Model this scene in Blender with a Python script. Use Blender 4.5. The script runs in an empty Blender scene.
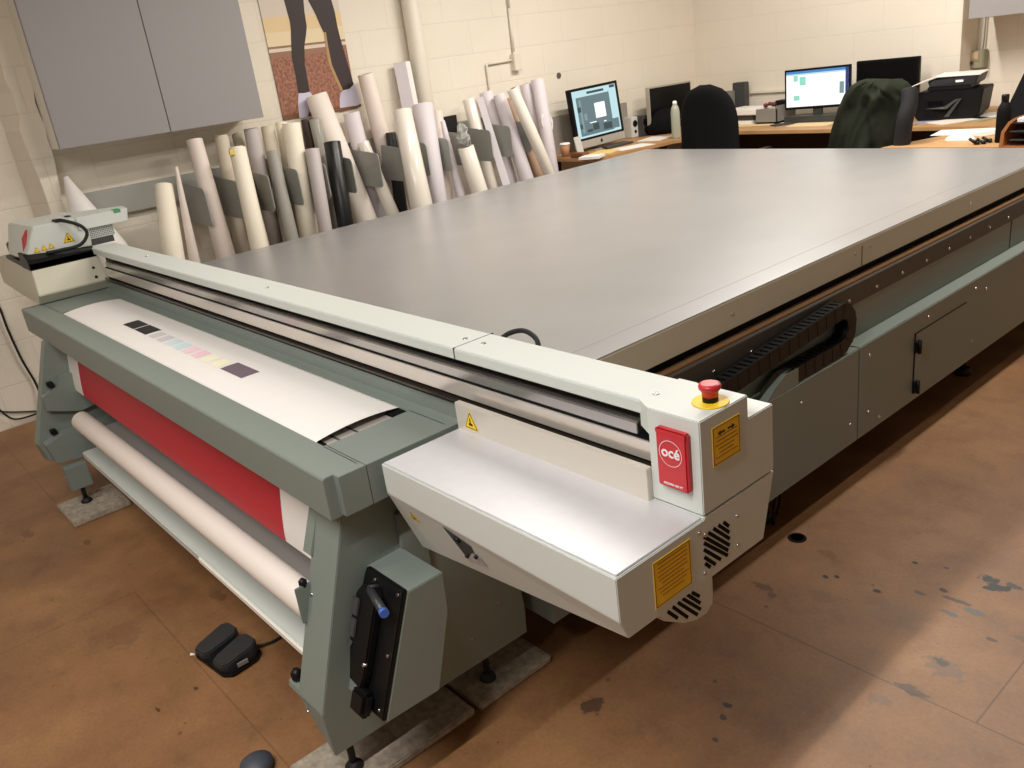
import bpy, bmesh, math, random
from mathutils import Vector, Matrix, noise as mnoise
random.seed(7)
S = bpy.context.scene
COL = S.collection
# ------------------------------------------------------------------ camera
F = 857.2
R = ((0.65384854, 0.74632742, -0.12440848), (0.19728137, -0.32690099, -0.92423796), (-0.73045338, 0.57976817, -0.36098024))
CZ = 1.57
cam = bpy.data.cameras.new('camera'); co = bpy.data.objects.new('camera', cam); COL.objects.link(co)
m = Matrix.Identity(4)
for i in range(3):
    m[i][0] = R[0][i]; m[i][1] = -R[1][i]; m[i][2] = -R[2][i]
m[2][3] = CZ
co.matrix_world = m
cam.sensor_fit = 'HORIZONTAL'; cam.sensor_width = 36; cam.lens = F / 1024 * 36; cam.clip_start = .02
S.camera = co


def ray(px, py):
    a, b = (px - 512) / F, (py - 384) / F
    return Vector([R[0][i] * a + R[1][i] * b + R[2][i] for i in range(3)])


def PX(px, py, x):
    d = ray(px, py); return Vector((0, 0, CZ)) + d * (x / d.x)


def PY(px, py, y):
    d = ray(px, py); return Vector((0, 0, CZ)) + d * (y / d.y)


def PZ(px, py, z):
    d = ray(px, py); return Vector((0, 0, CZ)) + d * ((z - CZ) / d.z)


def depth(p):
    return R[2][0] * p.x + R[2][1] * p.y + R[2][2] * (p.z - CZ)


# ------------------------------------------------------------------ materials
def lin(c):
    c = c / 255.0
    return c / 12.92 if c <= .04045 else ((c + .055) / 1.055) ** 2.4


def rgb(r, g, b):
    return (lin(r), lin(g), lin(b), 1)


def mat(name, c, rough=.5, metal=0.0, noise=0.0, scale=20, bump=0.0, bscale=None, coat=0, trans=0, spec=.5):
    M = bpy.data.materials.new(name); M.use_nodes = True
    nt = M.node_tree; B = nt.nodes['Principled BSDF']
    c = rgb(*c)
    B.inputs['Base Color'].default_value = c
    B.inputs['Roughness'].default_value = rough; B.inputs['Metallic'].default_value = metal
    B.inputs['Specular IOR Level'].default_value = spec
    B.inputs['Coat Weight'].default_value = coat
    B.inputs['Transmission Weight'].default_value = trans
    if noise or bump:
        tc = nt.nodes.new('ShaderNodeTexCoord')
        n = nt.nodes.new('ShaderNodeTexNoise'); n.inputs['Scale'].default_value = scale; n.inputs['Detail'].default_value = 6
        nt.links.new(tc.outputs['Object'], n.inputs['Vector'])
        if noise:
            r = nt.nodes.new('ShaderNodeValToRGB')
            r.color_ramp.elements[0].position = .3; r.color_ramp.elements[1].position = .7
            r.color_ramp.elements[0].color = tuple(v * (1 - noise) for v in c[:3]) + (1,)
            r.color_ramp.elements[1].color = tuple(min(1, v * (1 + noise)) for v in c[:3]) + (1,)
            nt.links.new(n.outputs['Fac'], r.inputs['Fac']); nt.links.new(r.outputs['Color'], B.inputs['Base Color'])
        if bump:
            n2 = nt.nodes.new('ShaderNodeTexNoise'); n2.inputs['Scale'].default_value = bscale or scale; n2.inputs['Detail'].default_value = 8
            nt.links.new(tc.outputs['Object'], n2.inputs['Vector'])
            b = nt.nodes.new('ShaderNodeBump'); b.inputs['Strength'].default_value = bump; b.inputs['Distance'].default_value = .01
            nt.links.new(n2.outputs['Fac'], b.inputs['Height']); nt.links.new(b.outputs['Normal'], B.inputs['Normal'])
    return M


def emis(name, c, s):
    M = bpy.data.materials.new(name); M.use_nodes = True
    B = M.node_tree.nodes['Principled BSDF']
    B.inputs['Base Color'].default_value = (.02, .02, .02, 1); B.inputs['Roughness'].default_value = .4
    B.inputs['Emission Color'].default_value = rgb(*c); B.inputs['Emission Strength'].default_value = s
    return M


GREEN = mat('grey_green_paint', (125, 134, 127), .45, noise=.03, scale=300)
LIGHT = mat('pale_grey_paint', (206, 210, 204), .42, noise=.015, scale=300)
APRON = mat('pale_apron_paint', (196, 192, 174), .45, noise=.02, scale=200)
DARKM = mat('recess_shade', (82, 78, 72), .6)  # dark tone paints in the shade inside the gantry recess
BLACK = mat('black_plastic', (14, 14, 15), .45, spec=.3)
BLACKM = mat('matt_black', (10, 10, 11), .75, spec=.15)
RUBBER = mat('black_rubber', (16, 16, 17), .65)
STEEL = mat('polished_steel', (186, 182, 180), .2, .9)
ALU = mat('brushed_aluminium', (222, 214, 206), .2, .6)
CHROME = mat('screw_steel', (200, 200, 200), .25, 1)
SHELF = mat('shelf_aluminium', (214, 213, 216), .42, .35, noise=.02, scale=30)
BROWN = mat('rail_brown_reflection', (150, 116, 86), .3, .35, noise=.1, scale=15)  # brown reflection on the rail top put into its base colour
ORANGE = mat('copper_strip', (176, 120, 66), .4, .6)
PLATE = mat('dark_steel_plate', (74, 68, 60), .5, .3, noise=.05)
PAPER = mat('white_paper', (236, 232, 228), .55, noise=.01)
REDP = mat('red_print', (182, 34, 48), .5, noise=.03, scale=60)
ROLLW = mat('roll_white', (234, 224, 214), .55)
RED = mat('red_plastic', (196, 44, 52), .35)
YEL = mat('warning_yellow', (240, 200, 30), .5)
AMBER = mat('label_amber', (255, 204, 36), .5)
INK = mat('label_ink', (40, 30, 12), .6)
INKL = mat('label_faded_ink', (150, 104, 20), .6)
WHITE = mat('white_paint', (238, 238, 238), .5)
BLUE = mat('blue_cap', (70, 104, 190), .4)
CABG = mat('cabinet_grey', (152, 148, 148), .6, noise=.02, scale=120)
CABW = mat('cabinet_white_edge', (238, 234, 224), .6)
WOOD = mat('desk_beech', (174, 134, 90), .5, noise=.12, scale=6)
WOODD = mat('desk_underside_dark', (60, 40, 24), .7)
RACKG = mat('rack_grey', (160, 160, 154), .5, noise=.02)
SLAB = mat('concrete_paver', (160, 148, 132), .9, noise=.3, scale=45, bump=.4, bscale=80)
BLKF = mat('black_fabric', (11, 11, 12), .95, bump=.1, bscale=300, spec=.2)
COAT = mat('dark_green_cloth', (38, 41, 33), .95, spec=.08, noise=.2, scale=12, bump=.2, bscale=60)
COATN = mat('dark_lining_cloth', (18, 18, 21), .85, noise=.15, scale=15)
KRAFT = mat('kraft_brown', (182, 150, 124), .7, noise=.06)
ENV = mat('manila_paper', (220, 194, 148), .7, noise=.05)
CREAM = mat('cream_paper', (240, 231, 212), .6)
LAV = mat('lavender_paper', (217, 209, 214), .55)
LAVG = mat('lavender_grey_paper', (190, 180, 178), .55)
PINKW = mat('pinkish_white_paper', (228, 214, 204), .55)
BEIGE = mat('beige_paper', (206, 194, 174), .6)
GREYP = mat('grey_paper', (158, 154, 146), .55)
GLOSSW = mat('glossy_white_film', (236, 228, 216), .2, coat=.5)
BLKROLL = mat('black_film', (24, 25, 26), .35)
PLASTG = mat('grey_clear_film', (160, 156, 146), .25, coat=.4)
DKBROWN = mat('dark_brown_film', (58, 40, 34), .5)
COREB = mat('card_core', (150, 110, 74), .8)
CLEAR = mat('crumpled_clear_plastic', (206, 208, 204), .2, trans=.5)
SPKW = mat('speaker_white', (206, 204, 198), .45)
MONB = mat('monitor_black', (11, 11, 12), .45, spec=.2)
SILVER = mat('monitor_silver', (186, 180, 170), .4, .4)
DKGREY = mat('dark_grey_plastic', (62, 62, 62), .5)
MIDGREY = mat('mid_grey_plastic', (130, 126, 120), .55)
BOTTLE = mat('translucent_bottle', (196, 198, 180), .25, trans=.35)
CARD = mat('cup_card', (176, 126, 88), .7)
MUSEW = mat('mouse_white', (238, 236, 232), .35)
BOARD = mat('grey_board', (150, 143, 134), .7, noise=.02)
BOXG = mat('olive_grey_box', (146, 140, 116), .55)
PIPE = mat('pipe_white_paint', (224, 216, 200), .5)
PATCH = {k: mat('patch_' + k, c, .6) for k, c in dict(black=(40, 38, 42), grey=(208, 204, 206), cyan=(204, 224, 232), pink=(240, 208, 220), rose=(242, 200, 212), yellow=(242, 238, 208), purple=(112, 96, 108)).items()}
POSTER = {k: mat('poster_' + k, c, .55) for k, c in dict(sky=(214, 200, 186), tan=(224, 198, 152), line=(220, 204, 184), rail=(150, 110, 88), legging=(50, 36, 36), gold=(176, 140, 96), cream=(228, 210, 172), shoe=(206, 202, 222), sole=(120, 80, 52)).items()}
GRAVEL = mat('poster_gravel', (150, 100, 80), .6, noise=.5, scale=60)


def wall_mat(name, c, axis, rough=.75, strength=.3):
    M = bpy.data.materials.new(name); M.use_nodes = True
    nt = M.node_tree; B = nt.nodes['Principled BSDF']; B.inputs['Roughness'].default_value = rough
    tc = nt.nodes.new('ShaderNodeTexCoord'); sx = nt.nodes.new('ShaderNodeSeparateXYZ'); cx = nt.nodes.new('ShaderNodeCombineXYZ')
    nt.links.new(tc.outputs['Object'], sx.inputs[0])
    nt.links.new(sx.outputs['Y' if axis == 'x' else 'X'], cx.inputs[0]); nt.links.new(sx.outputs['Z'], cx.inputs[1])
    br = nt.nodes.new('ShaderNodeTexBrick'); nt.links.new(cx.outputs[0], br.inputs['Vector'])
    br.inputs['Scale'].default_value = 1; br.inputs['Brick Width'].default_value = .46; br.inputs['Row Height'].default_value = .225
    br.inputs['Mortar Size'].default_value = .005; br.inputs['Mortar Smooth'].default_value = .6
    cc = rgb(*c)
    br.inputs['Color1'].default_value = cc; br.inputs['Color2'].default_value = tuple(v * .99 for v in cc[:3]) + (1,)
    br.inputs['Mortar'].default_value = tuple(v * .94 for v in cc[:3]) + (1,)
    n = nt.nodes.new('ShaderNodeTexNoise'); n.inputs['Scale'].default_value = 2.2; n.inputs['Detail'].default_value = 5
    nt.links.new(tc.outputs['Object'], n.inputs['Vector'])
    mx = nt.nodes.new('ShaderNodeMix'); mx.data_type = 'RGBA'; mx.blend_type = 'MULTIPLY'; mx.inputs['Factor'].default_value = .12
    nt.links.new(br.outputs['Color'], mx.inputs['A']); nt.links.new(n.outputs['Fac'], mx.inputs['B'])
    # small chips and nail holes
    v = nt.nodes.new('ShaderNodeTexVoronoi'); v.inputs['Scale'].default_value = 2.6; nt.links.new(tc.outputs['Object'], v.inputs['Vector'])
    lt = nt.nodes.new('ShaderNodeMath'); lt.operation = 'LESS_THAN'; lt.inputs[1].default_value = .022
    nt.links.new(v.outputs['Distance'], lt.inputs[0])
    mx2 = nt.nodes.new('ShaderNodeMix'); mx2.data_type = 'RGBA'; mx2.inputs['B'].default_value = rgb(84, 70, 56)
    nt.links.new(lt.outputs[0], mx2.inputs['Factor']); nt.links.new(mx.outputs['Result'], mx2.inputs['A'])
    nt.links.new(mx2.outputs['Result'], B.inputs['Base Color'])
    n2 = nt.nodes.new('ShaderNodeTexNoise'); n2.inputs['Scale'].default_value = 40; n2.inputs['Detail'].default_value = 6
    nt.links.new(tc.outputs['Object'], n2.inputs['Vector'])
    ad = nt.nodes.new('ShaderNodeMath'); ad.operation = 'MULTIPLY_ADD'; ad.inputs[1].default_value = -1.2
    nt.links.new(br.outputs['Fac'], ad.inputs[0]); nt.links.new(n2.outputs['Fac'], ad.inputs[2])
    b = nt.nodes.new('ShaderNodeBump'); b.inputs['Strength'].default_value = strength; b.inputs['Distance'].default_value = .006
    nt.links.new(ad.outputs[0], b.inputs['Height']); nt.links.new(b.outputs['Normal'], B.inputs['Normal'])
    return M


def floor_mat():
    M = bpy.data.materials.new('floor_hardboard'); M.use_nodes = True
    nt = M.node_tree; N = nt.nodes; L = nt.links; B = N['Principled BSDF']
    B.inputs['Roughness'].default_value = .5
    geo = N.new('ShaderNodeNewGeometry')
    pos = geo.outputs['Position']
    n1 = N.new('ShaderNodeTexNoise'); n1.inputs['Scale'].default_value = 2.0; n1.inputs['Detail'].default_value = 8; n1.inputs['Roughness'].default_value = .6
    L.new(pos, n1.inputs['Vector'])
    r = N.new('ShaderNodeValToRGB'); r.color_ramp.elements[0].position = .32; r.color_ramp.elements[1].position = .68
    r.color_ramp.elements[0].color = rgb(118, 81, 52); r.color_ramp.elements[1].color = rgb(160, 117, 77)
    L.new(n1.outputs['Fac'], r.inputs['Fac'])
    n3 = N.new('ShaderNodeTexNoise'); n3.inputs['Scale'].default_value = 9; n3.inputs['Detail'].default_value = 10; n3.inputs['Roughness'].default_value = .7
    L.new(pos, n3.inputs['Vector'])
    r3 = N.new('ShaderNodeValToRGB'); r3.color_ramp.elements[0].position = .3; r3.color_ramp.elements[1].position = .5
    r3.color_ramp.elements[0].color = (.5, .5, .5, 1); r3.color_ramp.elements[1].color = (1, 1, 1, 1)
    L.new(n3.outputs['Fac'], r3.inputs['Fac'])
    mx = N.new('ShaderNodeMix'); mx.data_type = 'RGBA'; mx.blend_type = 'MULTIPLY'; mx.inputs['Factor'].default_value = .42
    L.new(r.outputs['Color'], mx.inputs['A']); L.new(r3.outputs['Color'], mx.inputs['B'])
    n5 = N.new('ShaderNodeTexNoise'); n5.inputs['Scale'].default_value = 90; n5.inputs['Detail'].default_value = 6; n5.inputs['Roughness'].default_value = .75
    L.new(pos, n5.inputs['Vector'])
    r5 = N.new('ShaderNodeValToRGB'); r5.color_ramp.elements[0].position = .3; r5.color_ramp.elements[1].position = .65
    r5.color_ramp.elements[0].color = (.74, .72, .70, 1); r5.color_ramp.elements[1].color = (1.06, 1.06, 1.06, 1)
    L.new(n5.outputs['Fac'], r5.inputs['Fac'])
    mx5 = N.new('ShaderNodeMix'); mx5.data_type = 'RGBA'; mx5.blend_type = 'MULTIPLY'; mx5.inputs['Factor'].default_value = .8
    L.new(mx.outputs['Result'], mx5.inputs['A']); L.new(r5.outputs['Color'], mx5.inputs['B'])
    cur = mx5.outputs['Result']
    sx = N.new('ShaderNodeSeparateXYZ'); L.new(pos, sx.inputs[0])

    def math_(op, a, b=None, c=None):
        n = N.new('ShaderNodeMath'); n.operation = op
        for i, v in enumerate((a, b, c)):
            if v is None: continue
            if isinstance(v, (int, float)): n.inputs[i].default_value = v
            else: L.new(v, n.inputs[i])
        return n.outputs[0]

    def over(col, fac):
        nonlocal cur
        x = N.new('ShaderNodeMix'); x.data_type = 'RGBA'; x.inputs['B'].default_value = col
        L.new(fac, x.inputs['Factor']); L.new(cur, x.inputs['A']); cur = x.outputs['Result']

    # sheet seams: (axis, at, from, to)
    for ax, at, lo, hi in (('Y', 1.69, -1.36, 3.2), ('X', -.59, 1.69, 7.2), ('X', -2.875, -3, .52), ('Y', .508, -2.875, -1.4), ('X', .62, -3, 1.69), ('Y', -.75, -2.875, 3.2), ('Y', .508, -5.2, -3.9), ('X', -1.36, -.75, .5)):
        a = sx.outputs[ax]; o = sx.outputs['X' if ax == 'Y' else 'Y']
        d = math_('LESS_THAN', math_('ABSOLUTE', math_('SUBTRACT', a, at)), .0022)
        k = math_('MULTIPLY', math_('GREATER_THAN', o, lo), math_('LESS_THAN', o, hi))
        over(rgb(70, 48, 34), math_('MULTIPLY', math_('MULTIPLY', d, k), .6 if lo > 1.5 or hi > 3 else .38))
    n4 = N.new('ShaderNodeTexNoise'); n4.inputs['Scale'].default_value = 42; n4.inputs['Detail'].default_value = 6
    L.new(pos, n4.inputs['Vector'])
    blobs = [(-.72, 1.825, .05, .035, (112, 92, 76), .7), (-.735, 1.84, .018, .012, (70, 62, 56), .8), (-.785, 2.254, .028, .016, (30, 32, 36), 1), (-.77, 2.215, .018, .01, (26, 28, 32), 1), (-.727, 2.263, .024, .012, (46, 48, 50), .9), (-.757, 2.087, .028, .014, (88, 88, 84), .8), (-.818, 2.107, .04, .008, (56, 48, 42), .8), (-.9, 2.08, .02, .008, (60, 50, 42), .7),
             (-.996, 2.017, .012, .008, (24, 22, 22), 1), (-.977, 2.212, .009, .006, (20, 18, 18), 1), (-1.141, 1.991, .009, .007, (18, 16, 16), 1), (-1.118, 2.012, .008, .006, (18, 16, 16), 1), (-1.256, 1.835, .03, .016, (88, 58, 38), .8), (-1.215, 1.82, .016, .012, (84, 54, 36), .7), (-1.001, 1.259, .010, .007, (50, 46, 46), .8), (-1.03, 1.33, .01, .008, (50, 40, 36), .8), (-.97, 1.97, .045, .02, (126, 88, 60), .6),
             (-1.1, 1.9, .05, .025, (122, 84, 58), .6), (-.9, 1.95, .07, .05, (124, 98, 72), .55), (-.75, 1.7, .035, .015, (56, 50, 46), .7), (-.79, 1.62, .03, .02, (112, 88, 72), .6), (-.86, 2.13, .012, .008, (30, 26, 24), .9), (-.9, 2.24, .007, .005, (24, 20, 20), .9), (-1.2, 2.1, .03, .018, (110, 68, 44), .6), (-1.0, 2.35, .06, .03, (140, 100, 76), .5), (-.74, 2.235, .012, .02, (28, 30, 34), 1), (-.765, 2.235, .02, .016, (30, 32, 36), 1), (-.80, 2.04, .02, .010, (70, 84, 92), .8), (-1.05, 1.37, .014, .008, (40, 34, 32), .9), (-1.12, 1.42, .01, .006, (50, 40, 34), .8), (-2.2, .46, .012, .008, (50, 40, 34), .8), (-2.2, .35, .012, .006, (50, 34, 26), .8), (-2.65, .4, .08, .05, (104, 74, 52), .4), (-2.9, .78, .012, .01, (84, 44, 28), .8), (-3.4, .5, .03, .012, (90, 60, 42), .6), (-3.7, .35, .05, .02, (92, 60, 40), .5), (-2.6, .7, .05, .02, (88, 58, 40), .5), (-1.3, 1.15, .03, .03, (40, 30, 26), .7), (-.62, 2.05, .03, .012, (90, 70, 54), .6), (-.68, 2.0, .016, .006, (60, 46, 38), .8), (-.55, 1.5, .05, .04, (120, 92, 74), .5)]
    for x, y, rx, ry, c, s in blobs:
        dx = math_('DIVIDE', math_('SUBTRACT', sx.outputs['X'], x), rx); dy = math_('DIVIDE', math_('SUBTRACT', sx.outputs['Y'], y), ry)
        d = math_('SQRT', math_('ADD', math_('MULTIPLY', dx, dx), math_('MULTIPLY', dy, dy)))
        d = math_('ADD', d, math_('MULTIPLY_ADD', n4.outputs['Fac'], 2.6, -1.3))
        f = N.new('ShaderNodeMapRange'); f.inputs['From Min'].default_value = 1.1; f.inputs['From Max'].default_value = .8; f.inputs['To Max'].default_value = s
        L.new(d, f.inputs['Value']); over(rgb(*c), f.outputs[0])
    # scattered specks
    v = N.new('ShaderNodeTexVoronoi'); v.inputs['Scale'].default_value = 7; L.new(pos, v.inputs['Vector'])
    over(rgb(74, 48, 34), math_('MULTIPLY', math_('LESS_THAN', v.outputs['Distance'], .045), .6))
    v2 = N.new('ShaderNodeTexVoronoi'); v2.inputs['Scale'].default_value = 19; L.new(pos, v2.inputs['Vector'])
    n6 = N.new('ShaderNodeTexNoise'); n6.inputs['Scale'].default_value = 3; L.new(pos, n6.inputs['Vector'])
    over(rgb(60, 42, 32), math_('MULTIPLY', math_('MULTIPLY', math_('LESS_THAN', math_('ADD', v2.outputs['Distance'], math_('MULTIPLY', n4.outputs['Fac'], .08)), .085), math_('GREATER_THAN', n6.outputs['Fac'], .5)), .7))
    L.new(cur, B.inputs['Base Color'])
    b = N.new('ShaderNodeBump'); b.inputs['Strength'].default_value = .1; b.inputs['Distance'].default_value = .004
    L.new(n3.outputs['Fac'], b.inputs['Height']); L.new(b.outputs['Normal'], B.inputs['Normal'])
    return M


def table_mat():
    M = bpy.data.materials.new('table_anodised_aluminium'); M.use_nodes = True
    nt = M.node_tree; N = nt.nodes; L = nt.links; B = N['Principled BSDF']
    B.inputs['Metallic'].default_value = .7; B.inputs['Roughness'].default_value = .3
    geo = N.new('ShaderNodeNewGeometry')
    mp = N.new('ShaderNodeMapping'); mp.inputs['Scale'].default_value = (1.2, .8, 1); L.new(geo.outputs['Position'], mp.inputs['Vector'])
    n = N.new('ShaderNodeTexNoise'); n.inputs['Scale'].default_value = 4; n.inputs['Detail'].default_value = 7; L.new(mp.outputs[0], n.inputs['Vector'])
    r = N.new('ShaderNodeValToRGB'); r.color_ramp.elements[0].position = .3; r.color_ramp.elements[1].position = .7
    r.color_ramp.elements[0].color = rgb(174, 175, 178); r.color_ramp.elements[1].color = rgb(180, 181, 184)
    L.new(n.outputs['Fac'], r.inputs['Fac']); L.new(r.outputs['Color'], B.inputs['Base Color'])
    n2 = N.new('ShaderNodeTexNoise'); n2.inputs['Scale'].default_value = 260; L.new(geo.outputs['Position'], n2.inputs['Vector'])
    b = N.new('ShaderNodeBump'); b.inputs['Strength'].default_value = .06; b.inputs['Distance'].default_value = .002
    L.new(n2.outputs['Fac'], b.inputs['Height']); L.new(b.outputs['Normal'], B.inputs['Normal'])
    return M


WALLX = wall_mat('painted_block_wall_side', (236, 227, 211), 'x')
WALLY = wall_mat('painted_block_wall_end', (234, 225, 210), 'y', strength=.2)
CEIL = mat('ceiling_paint', (150, 142, 130), .8)
WALLD = mat('low_bounce_wall', (132, 120, 106), .8, noise=.15, scale=3)  # unseen near wall, coloured dark to cut bounced fill light
FLOOR = floor_mat()
TABLE = table_mat()

# ------------------------------------------------------------------ mesh helpers
W = {}


class MB:
    def __init__(s): s.bm = bmesh.new()

    def _merge(s, t, m, smooth=None):
        for f in t.faces:
            f.material_index = m
            if smooth is not None: f.smooth = smooth
        me = bpy.data.meshes.new('t'); t.to_mesh(me); t.free(); s.bm.from_mesh(me); bpy.data.meshes.remove(me)

    def poly(s, vs, fs, m=0, bev=0, smooth=False, seg=2):
        t = bmesh.new(); v = [t.verts.new(Vector(p)) for p in vs]
        for f in fs:
            try: t.faces.new([v[i] for i in f])
            except ValueError: pass
        bmesh.ops.recalc_face_normals(t, faces=t.faces[:])
        if bev: bmesh.ops.bevel(t, geom=t.edges[:], offset=bev, segments=seg, affect='EDGES', clamp_overlap=True)
        s._merge(t, m, smooth); return s

    def box(s, x0, x1, y0, y1, z0, z1, bev=0, m=0):
        v = [(x, y, z) for x in (x0, x1) for y in (y0, y1) for z in (z0, z1)]
        return s.poly(v, [(0, 1, 3, 2), (4, 6, 7, 5), (0, 4, 5, 1), (2, 3, 7, 6), (0, 2, 6, 4), (1, 5, 7, 3)], m, bev)

    def prism(s, ax, pts, a, b, bev=0, m=0, smooth=False):
        def P(u, w, t): return {'x': (t, u, w), 'y': (u, t, w), 'z': (u, w, t)}[ax]
        n = len(pts)
        v = [P(u, w, a) for u, w in pts] + [P(u, w, b) for u, w in pts]
        f = [tuple(range(n)), tuple(range(2 * n - 1, n - 1, -1))] + [(i, (i + 1) % n, n + (i + 1) % n, n + i) for i in range(n)]
        return s.poly(v, f, m, bev, smooth)

    def quad(s, a, b, c, d, m=0):
        return s.poly([a, b, c, d], [(0, 1, 2, 3)], m)

    def cyl(s, p, q, r, r2=None, n=20, m=0, cap=True):
        p, q = Vector(p), Vector(q); r2 = r if r2 is None else r2
        d = (q - p).normalized(); u = d.orthogonal().normalized(); w = d.cross(u)
        t = bmesh.new(); A = []; Bv = []
        for i in range(n):
            a = 2 * math.pi * i / n; o = u * math.cos(a) + w * math.sin(a)
            A.append(t.verts.new(p + o * r)); Bv.append(t.verts.new(q + o * r2))
        for i in range(n):
            f = t.faces.new((A[i], A[(i + 1) % n], Bv[(i + 1) % n], Bv[i])); f.smooth = True
        if cap:
            t.faces.new(A[::-1]); t.faces.new(Bv)
        bmesh.ops.recalc_face_normals(t, faces=t.faces[:])
        s._merge(t, m); return s

    def lathe(s, p, q, prof, n=24, m=0):
        """prof: list of (radius, t) along p->q (t in metres from p)"""
        p, q = Vector(p), Vector(q); d = (q - p).normalized(); u = d.orthogonal().normalized(); w = d.cross(u)
        t = bmesh.new(); rings = []
        for r, z in prof:
            rings.append([t.verts.new(p + d * z + (u * math.cos(2 * math.pi * i / n) + w * math.sin(2 * math.pi * i / n)) * max(r, 1e-4)) for i in range(n)])
        for a, b in zip(rings, rings[1:]):
            for i in range(n):
                f = t.faces.new((a[i], a[(i + 1) % n], b[(i + 1) % n], b[i])); f.smooth = True
        t.faces.new(rings[0][::-1]); t.faces.new(rings[-1])
        bmesh.ops.recalc_face_normals(t, faces=t.faces[:])
        s._merge(t, m); return s

    def tube(s, pts, r, n=10, m=0, sub=6):
        P = [Vector(p) for p in pts]
        if len(P) > 2 and sub > 1:
            Q = []
            for i in range(len(P) - 1):
                p0 = P[max(i - 1, 0)]; p1 = P[i]; p2 = P[i + 1]; p3 = P[min(i + 2, len(P) - 1)]
                for k in range(sub):
                    t = k / sub
                    Q.append(.5 * ((2 * p1) + (p2 - p0) * t + (2 * p0 - 5 * p1 + 4 * p2 - p3) * t * t + (3 * p1 - p0 - 3 * p2 + p3) * t ** 3))
            P = Q + [P[-1]]
        t = bmesh.new(); rings = []; u = None
        for i, p in enumerate(P):
            d = (P[min(i + 1, len(P) - 1)] - P[max(i - 1, 0)]).normalized()
            u = d.orthogonal().normalized() if u is None else (u - d * u.dot(d)).normalized()
            w = d.cross(u)
            rings.append([t.verts.new(p + (u * math.cos(2 * math.pi * k / n) + w * math.sin(2 * math.pi * k / n)) * r) for k in range(n)])
        for a, b in zip(rings, rings[1:]):
            for i in range(n):
                f = t.faces.new((a[i], a[(i + 1) % n], b[(i + 1) % n], b[i])); f.smooth = True
        t.faces.new(rings[0][::-1]); t.faces.new(rings[-1])
        bmesh.ops.recalc_face_normals(t, faces=t.faces[:])
        s._merge(t, m); return s

    def grid(s, fn, nu, nv, m=0, smooth=True, close=False):
        t = bmesh.new(); V = [[t.verts.new(Vector(fn(i / nu, j / nv))) for j in range(nv + 1)] for i in range(nu + 1)]
        for i in range(nu):
            for j in range(nv):
                f = t.faces.new((V[i][j], V[i + 1][j], V[i + 1][j + 1], V[i][j + 1])); f.smooth = smooth
        s._merge(t, m); return s

    def text(s, body, size, origin, ux, uz, m=0, off=0.0, ext=.0004, align='CENTER'):
        cu = bpy.data.curves.new('txt', 'FONT'); cu.body = body; cu.size = size; cu.align_x = align; cu.align_y = 'CENTER'
        cu.offset = off; cu.extrude = ext; cu.resolution_u = 4
        o = bpy.data.objects.new('txt', cu); COL.objects.link(o)
        dg = bpy.context.evaluated_depsgraph_get(); dg.update()
        me = bpy.data.meshes.new_from_object(o.evaluated_get(dg))
        bpy.data.objects.remove(o); bpy.data.curves.remove(cu)
        ux, uz = Vector(ux).normalized(), Vector(uz).normalized(); un = ux.cross(uz)
        for v in me.vertices:
            v.co = Vector(origin) + ux * v.co.x + uz * v.co.y + un * v.co.z
        t = bmesh.new(); t.from_mesh(me); bpy.data.meshes.remove(me)
        s._merge(t, m); return s


def obj(name, mb, mats, parent=None):
    if not isinstance(mats, (list, tuple)): mats = [mats]
    vs = mb.bm.verts
    lo = Vector([min(v.co[i] for v in vs) for i in range(3)]); hi = Vector([max(v.co[i] for v in vs) for i in range(3)])
    c = (lo + hi) / 2
    if parent is None: c.z = lo.z
    for v in vs: v.co -= c
    me = bpy.data.meshes.new(name); mb.bm.to_mesh(me); mb.bm.free()
    for M in mats: me.materials.append(M)
    o = bpy.data.objects.new(name, me); COL.objects.link(o)
    W[o.name] = c
    if parent is not None:
        o.parent = parent; o.location = c - W[parent.name]
    else: o.location = c
    return o


def pieces(name, mb, mats, parent=None):
    """split a mesh into its loose pieces: one object each"""
    bm = mb.bm; bm.verts.ensure_lookup_table(); seen = set(); out = []
    for v0 in bm.verts[:]:
        if v0 in seen: continue
        st = [v0]; comp = []; seen.add(v0)
        while st:
            v = st.pop(); comp.append(v)
            for e in v.link_edges:
                w = e.other_vert(v)
                if w not in seen: seen.add(w); st.append(w)
        fs = {f for v in comp for f in v.link_faces}
        q = MB(); mp = {v: q.bm.verts.new(v.co) for v in comp}
        for f in fs:
            nf = q.bm.faces.new([mp[v] for v in f.verts]); nf.material_index = f.material_index; nf.smooth = f.smooth
        out.append(obj(name, q, mats, parent))
    bm.free(); return out


def thing(name, loc, label, cat, group=None):
    o = bpy.data.objects.new(name, None); COL.objects.link(o); o.location = loc; W[o.name] = Vector(loc)
    o.empty_display_size = .1
    return tag(o, label, cat, group)


def tag(o, label, cat, group=None):
    o['label'] = label; o['category'] = cat
    if group: o['group'] = group
    return o


def struct(name, mb, mats):
    o = obj(name, mb, mats); o['kind'] = 'structure'; return o


# ------------------------------------------------------------------ room shell
XW, YW = -5.2, 6.75
H = 3.0
struct('floor', MB().box(-5.6, 3.3, -3.3, 7.4, -.1, 0), FLOOR)
struct('ceiling', MB().box(-5.6, 3.3, -3.3, 7.4, H, H + .1), CEIL)
w = MB(); w.box(XW - .2, XW, -3.2, YW + .2, 0, H)
struct('wall_left', w, WALLX)
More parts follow.
